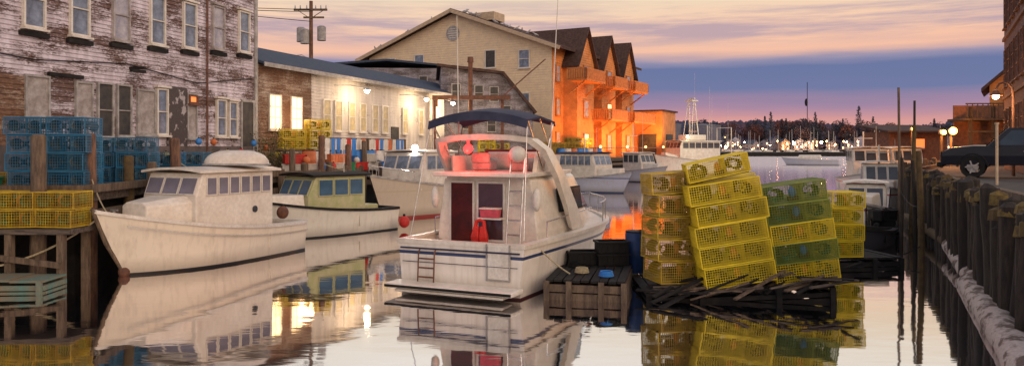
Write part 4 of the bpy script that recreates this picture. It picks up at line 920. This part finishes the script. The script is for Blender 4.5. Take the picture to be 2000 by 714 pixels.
# ------------------------------------------------------------ far shore
def terr(x): return 36+7*math.sin(x*.009+1)+4*math.sin(x*.023)
def tz(x,y): return max(1.0,terr(x)*max(0,(y-700)/260)**.75)
g=G(); nx=90; ny=8; rows=[]
for j in range(ny+1):
    t=j/ny; y=700+t*260; rows.append([(-500+1500*i/nx,y+12*math.sin(i*.7)*(1-t),-.5+ (terr(-500+1500*i/nx)+math.sin(i*2.1+j)*1.2)*t**.75*1.05) for i in range(nx+1)])
g.loft(rows,False,False); m_hill=M('hazed_wooded_hillside',(.05,.06,.11),(.08,.065,.09),.03,.95,0)  # blue distance haze mixed into the hillside colour
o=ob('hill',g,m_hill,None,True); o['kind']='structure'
m_fol=M('hazed_autumn_foliage',(.04,.055,.11),(.095,.06,.085),.02,.95,0,lo=.42,hi=.58)  # autumn tones shifted blue to paint in distance haze
g=G()
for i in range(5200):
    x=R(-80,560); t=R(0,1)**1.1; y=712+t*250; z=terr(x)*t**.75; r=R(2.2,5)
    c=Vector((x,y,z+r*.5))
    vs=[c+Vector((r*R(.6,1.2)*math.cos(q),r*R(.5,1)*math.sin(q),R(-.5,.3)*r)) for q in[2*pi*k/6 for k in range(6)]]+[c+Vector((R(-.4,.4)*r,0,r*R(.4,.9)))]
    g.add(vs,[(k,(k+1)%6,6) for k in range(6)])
o=ob('far_woodland',g,m_fol,None,True); o['kind']='stuff'; o['label']='wooded far shore in dull autumn colours blued by painted haze'; o['category']='woodland'
def leafy(h,conif,mat,seed):
    random.seed(seed); g=G()
    n=420 if not conif else 380
    for i in range(n):
        if conif:
            z=h*(.12+.88*(i/n)); rr=(1-z/h)*h*.24*(.55+.6*abs(math.sin(z*2.2)))+.15; q=R(0,6.28); rr*=R(.3,1); c=Vector((rr*math.cos(q),rr*math.sin(q),z)); s=.75
        else:
            while True:
                v=Vector((R(-1,1),R(-1,1),R(-1,1)))
                if .25<v.length<1+.18*math.sin(5*v.x+3*v.z+seed): break
            c=Vector((v.x*h*.38,v.y*h*.38,h*.6+v.z*h*.38)); s=.95
        g.add([c+Vector((R(-s,s),R(-s,s),R(-s,s))) for _ in range(3)],[(0,1,2)])
    cr_=mesh('crown',g,mat)
    t=G().tube([(0,0,0),(.1,0,h*.4),(0,.1,h*.85)],[h*.03,h*.022,.05],6)
    if not conif:
        for k in range(4): q=k*1.6; t.tube([(.1,0,h*.35),(h*.2*math.cos(q),h*.2*math.sin(q),h*.65)],[.2,.05],5)
    return cr_,mesh('trunk',t,m_dark)
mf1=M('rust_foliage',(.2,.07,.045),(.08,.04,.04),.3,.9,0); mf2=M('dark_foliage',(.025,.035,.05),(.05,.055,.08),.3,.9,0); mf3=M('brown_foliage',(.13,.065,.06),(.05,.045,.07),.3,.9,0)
kinds=[leafy(16,False,mf1,1),leafy(17,False,mf3,2),leafy(20,True,mf2,3),leafy(15,False,mf2,4),leafy(24,True,mf2,5)]
random.seed(5)
def tree(k,x,y,s,lb):
    c_,t_=kinds[k]; e=top('tree',lb,'tree',(x,y,tz(x,y)-1),R(0,6),'trees along the far shore'); e.scale=(s,)*3
    place(bpy.data.objects.new('trunk',t_),e); place(bpy.data.objects.new('crown',c_),e)
LBT=['rust coloured autumn tree on the far shore','brown autumn tree on the far shore','dark conifer rising above the far shore','dark leafy tree on the far shore','tall dark conifer above far shore']
for i in range(80):
    k=random.choice([0,0,1,1,2,3,3]); x=R(190,480); y=R(712,790); tree(k,x,y,R(.8,1.45),LBT[k])
for x,y,s in((332,735,1.55),(246,730,1.35),(348,740,1.1),(262,745,1.0),(300,760,1.2)): tree(4,x,y,s,LBT[4])
farwin=EM('distant_lit_window',(1,.6,.25),6)
def far_house(x,y,w,d,h,mat,rz,lb):
    e=top('shore_house',lb,'house',(x,y,tz(x,y)),rz,'houses along the far shore')
    ob('wall',G().prism([(-w/2,-3),(-w/2,h),(0,h+w*.3),(w/2,h),(w/2,-3)],0,d),mat,e)
    ob('roof',G().prism([(-w/2-.6,h-.4),(0,h+w*.3+.05),(w/2+.6,h-.4),(w/2+.6,h),(0,h+w*.3+.5),(-w/2-.6,h)],-.5,d+.5),m_roof,e)
    ob('chimney',G().box((w*.2,d*.5,h+w*.3),(1,1,2.5)),m_rust,e)
    for xx in(-w*.25,w*.25):
        for zz in(1.8,4.4):
            if zz<h-.5: ob('window',G().box((xx,-.06,zz),(1.2,.12,1.6)),farwin if random.random()<.5 else m_glass,e)
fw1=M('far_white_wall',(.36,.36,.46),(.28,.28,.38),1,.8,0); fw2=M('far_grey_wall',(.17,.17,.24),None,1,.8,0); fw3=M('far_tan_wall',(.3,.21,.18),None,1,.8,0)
for i in range(28):
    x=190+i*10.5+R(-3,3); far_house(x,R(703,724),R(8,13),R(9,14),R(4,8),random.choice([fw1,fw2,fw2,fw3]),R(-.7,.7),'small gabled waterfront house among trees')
for i in range(10):
    x=R(200,450); far_house(x,R(745,790),9,10,6,fw1,R(-.5,.5),'small gabled hillside house among trees')
o=ob('quay',G().box((300,701,.8),(420,6,1.8)),m_dark); tag(o,'low dark quay wall along the far shore','quay')
ml=[EM('shore_lamp_small',(1,.4,.1),90),EM('shore_lamp_bright',(1,.5,.16),300),EM('shore_lamp_white',(1,.75,.45),110)]
for i in range(64):
    x=145+i*5.7+R(-3,3); h=R(2,11); big=i in(9,20,24,42,50,57)
    e=top('shore_lamp','small glowing lamp post on the far quay','lamp post',(x,697.5,0),0,'lamps along the far shore')
    ob('post',G().cyl((0,0,0),(0,0,h),.12,.1,5),m_dark,e); ob('bulb',G().ball((0,-.2,h),1.15 if big else .5,(1,1,1),8,6),ml[1] if big else ml[2 if i%4==0 else 0],e,True)
def yacht(x,y,mh,lb,yaw):
    e=top('moored_yacht',lb,'boat',(x,y,0),yaw,'moored yachts off the far shore')
    g=G(); rr=[]
    for i in range(9):
        t=i/8; b_=1.5*(.8+.2*math.sin(t*2.5)) *(1-max(0,(t-.4)/.6)**2.2)+.04; h_=1.1+.6*t*t; rr.append([(10*t,b_,h_),(10*t-t*.6,b_*.7,-.2),(10*t-t*.6,-b_*.7,-.2),(10*t,-b_,h_)])
    g.loft(rr); ob('hull',g,m_white,e,True); ob('cabin',G().box((4.5,0,1.7),(4,1.8,1),None,.85),m_white,e); ob('mast',G().cyl((5,0,1.5),(5,0,mh),.2,.14,6).bar((5,0,2.6),(1,0,2.6),.3),m_metal,e)
for i in range(44):
    y=R(380,660); yacht(y*R(.28,.6),y,R(11,18),'white moored yacht with bare mast',R(0,6))
ym=top('moored_yacht','white sailing yacht with tall mast and dark radar','boat',(64,150,0),2.6)
hull(ym,11,3.2,1.1,1.6,hF,rake=1.3,tc=.3); ob('cabin',G().box((5.5,0,1.7),(4.5,1.9,.7),None,.85),m_white,ym,bevel=.1); ob('mast',G().cyl((6,0,1.4),(6,0,16.5),.08,.06,8).bar((6,0,2.6),(2,0,2.6),.15),m_dark,ym); ob('radar',G().ball((6.2,0,12.5),.3,(1,1,2.6)),m_dark,ym,True)
hd=ob('headland',G().prism([(50,330),(150,330),(165,345),(160,420),(20,430),(30,345)],-1,1.6,'z'),m_dark); hd['kind']='structure'
m_tank=M('grey_tank_steel',(.15,.15,.18),(.1,.1,.14),.2,.7,0)
for x,r,h in((68,9,12.5),(87,8,12),(58,4,8)):
    e=top('storage_tank','large grey cylindrical storage tank on headland','tank',(x,350,1.6),0,'storage tanks')
    ob('tank_shell',G().cyl((0,0,0),(0,0,h),r,r,32),m_tank,e,True); ob('tank_roof',G().tube([(0,0,h),(0,0,h+.3),(0,0,h+1)],[r+.15,r+.1,.5],32),m_tank,e,True)
    ob('ladder',G().box((0,-r-.1,h/2),(.6,.15,h)),m_metal,e)
m_leaf=M('shrub_leaves',(.07,.09,.03),(.12,.1,.03),5,.8,0)
for (x,y,z,s) in((-11.3,35.6,DK,1.5),(-10.6,34.6,DK,.9),(-11.2,29.2,DK,.7)):
    e=top('shrub','scrubby green plant growing by the wall','plant',(x,y,z)); g=G(); t=G()
    for k in range(9):
        q=R(0,6.28); tip=Vector((math.cos(q)*.45*s,math.sin(q)*.45*s,R(.7,1.5)*s)); t.tube([(0,0,0),tip*.5+Vector((0,0,.15)),tip],[.02,.015,.006],5)
        for j in range(45):
            c=tip*R(.35,1.05)+Vector((R(-.16,.16),R(-.16,.16),R(-.12,.12)))*s; g.add([c+Vector((R(-.07,.07),R(-.07,.07),R(-.07,.07))) for _ in range(3)],[(0,1,2)])
    ob('stem',t,m_wood,e); ob('leaves',g,m_leaf,e)
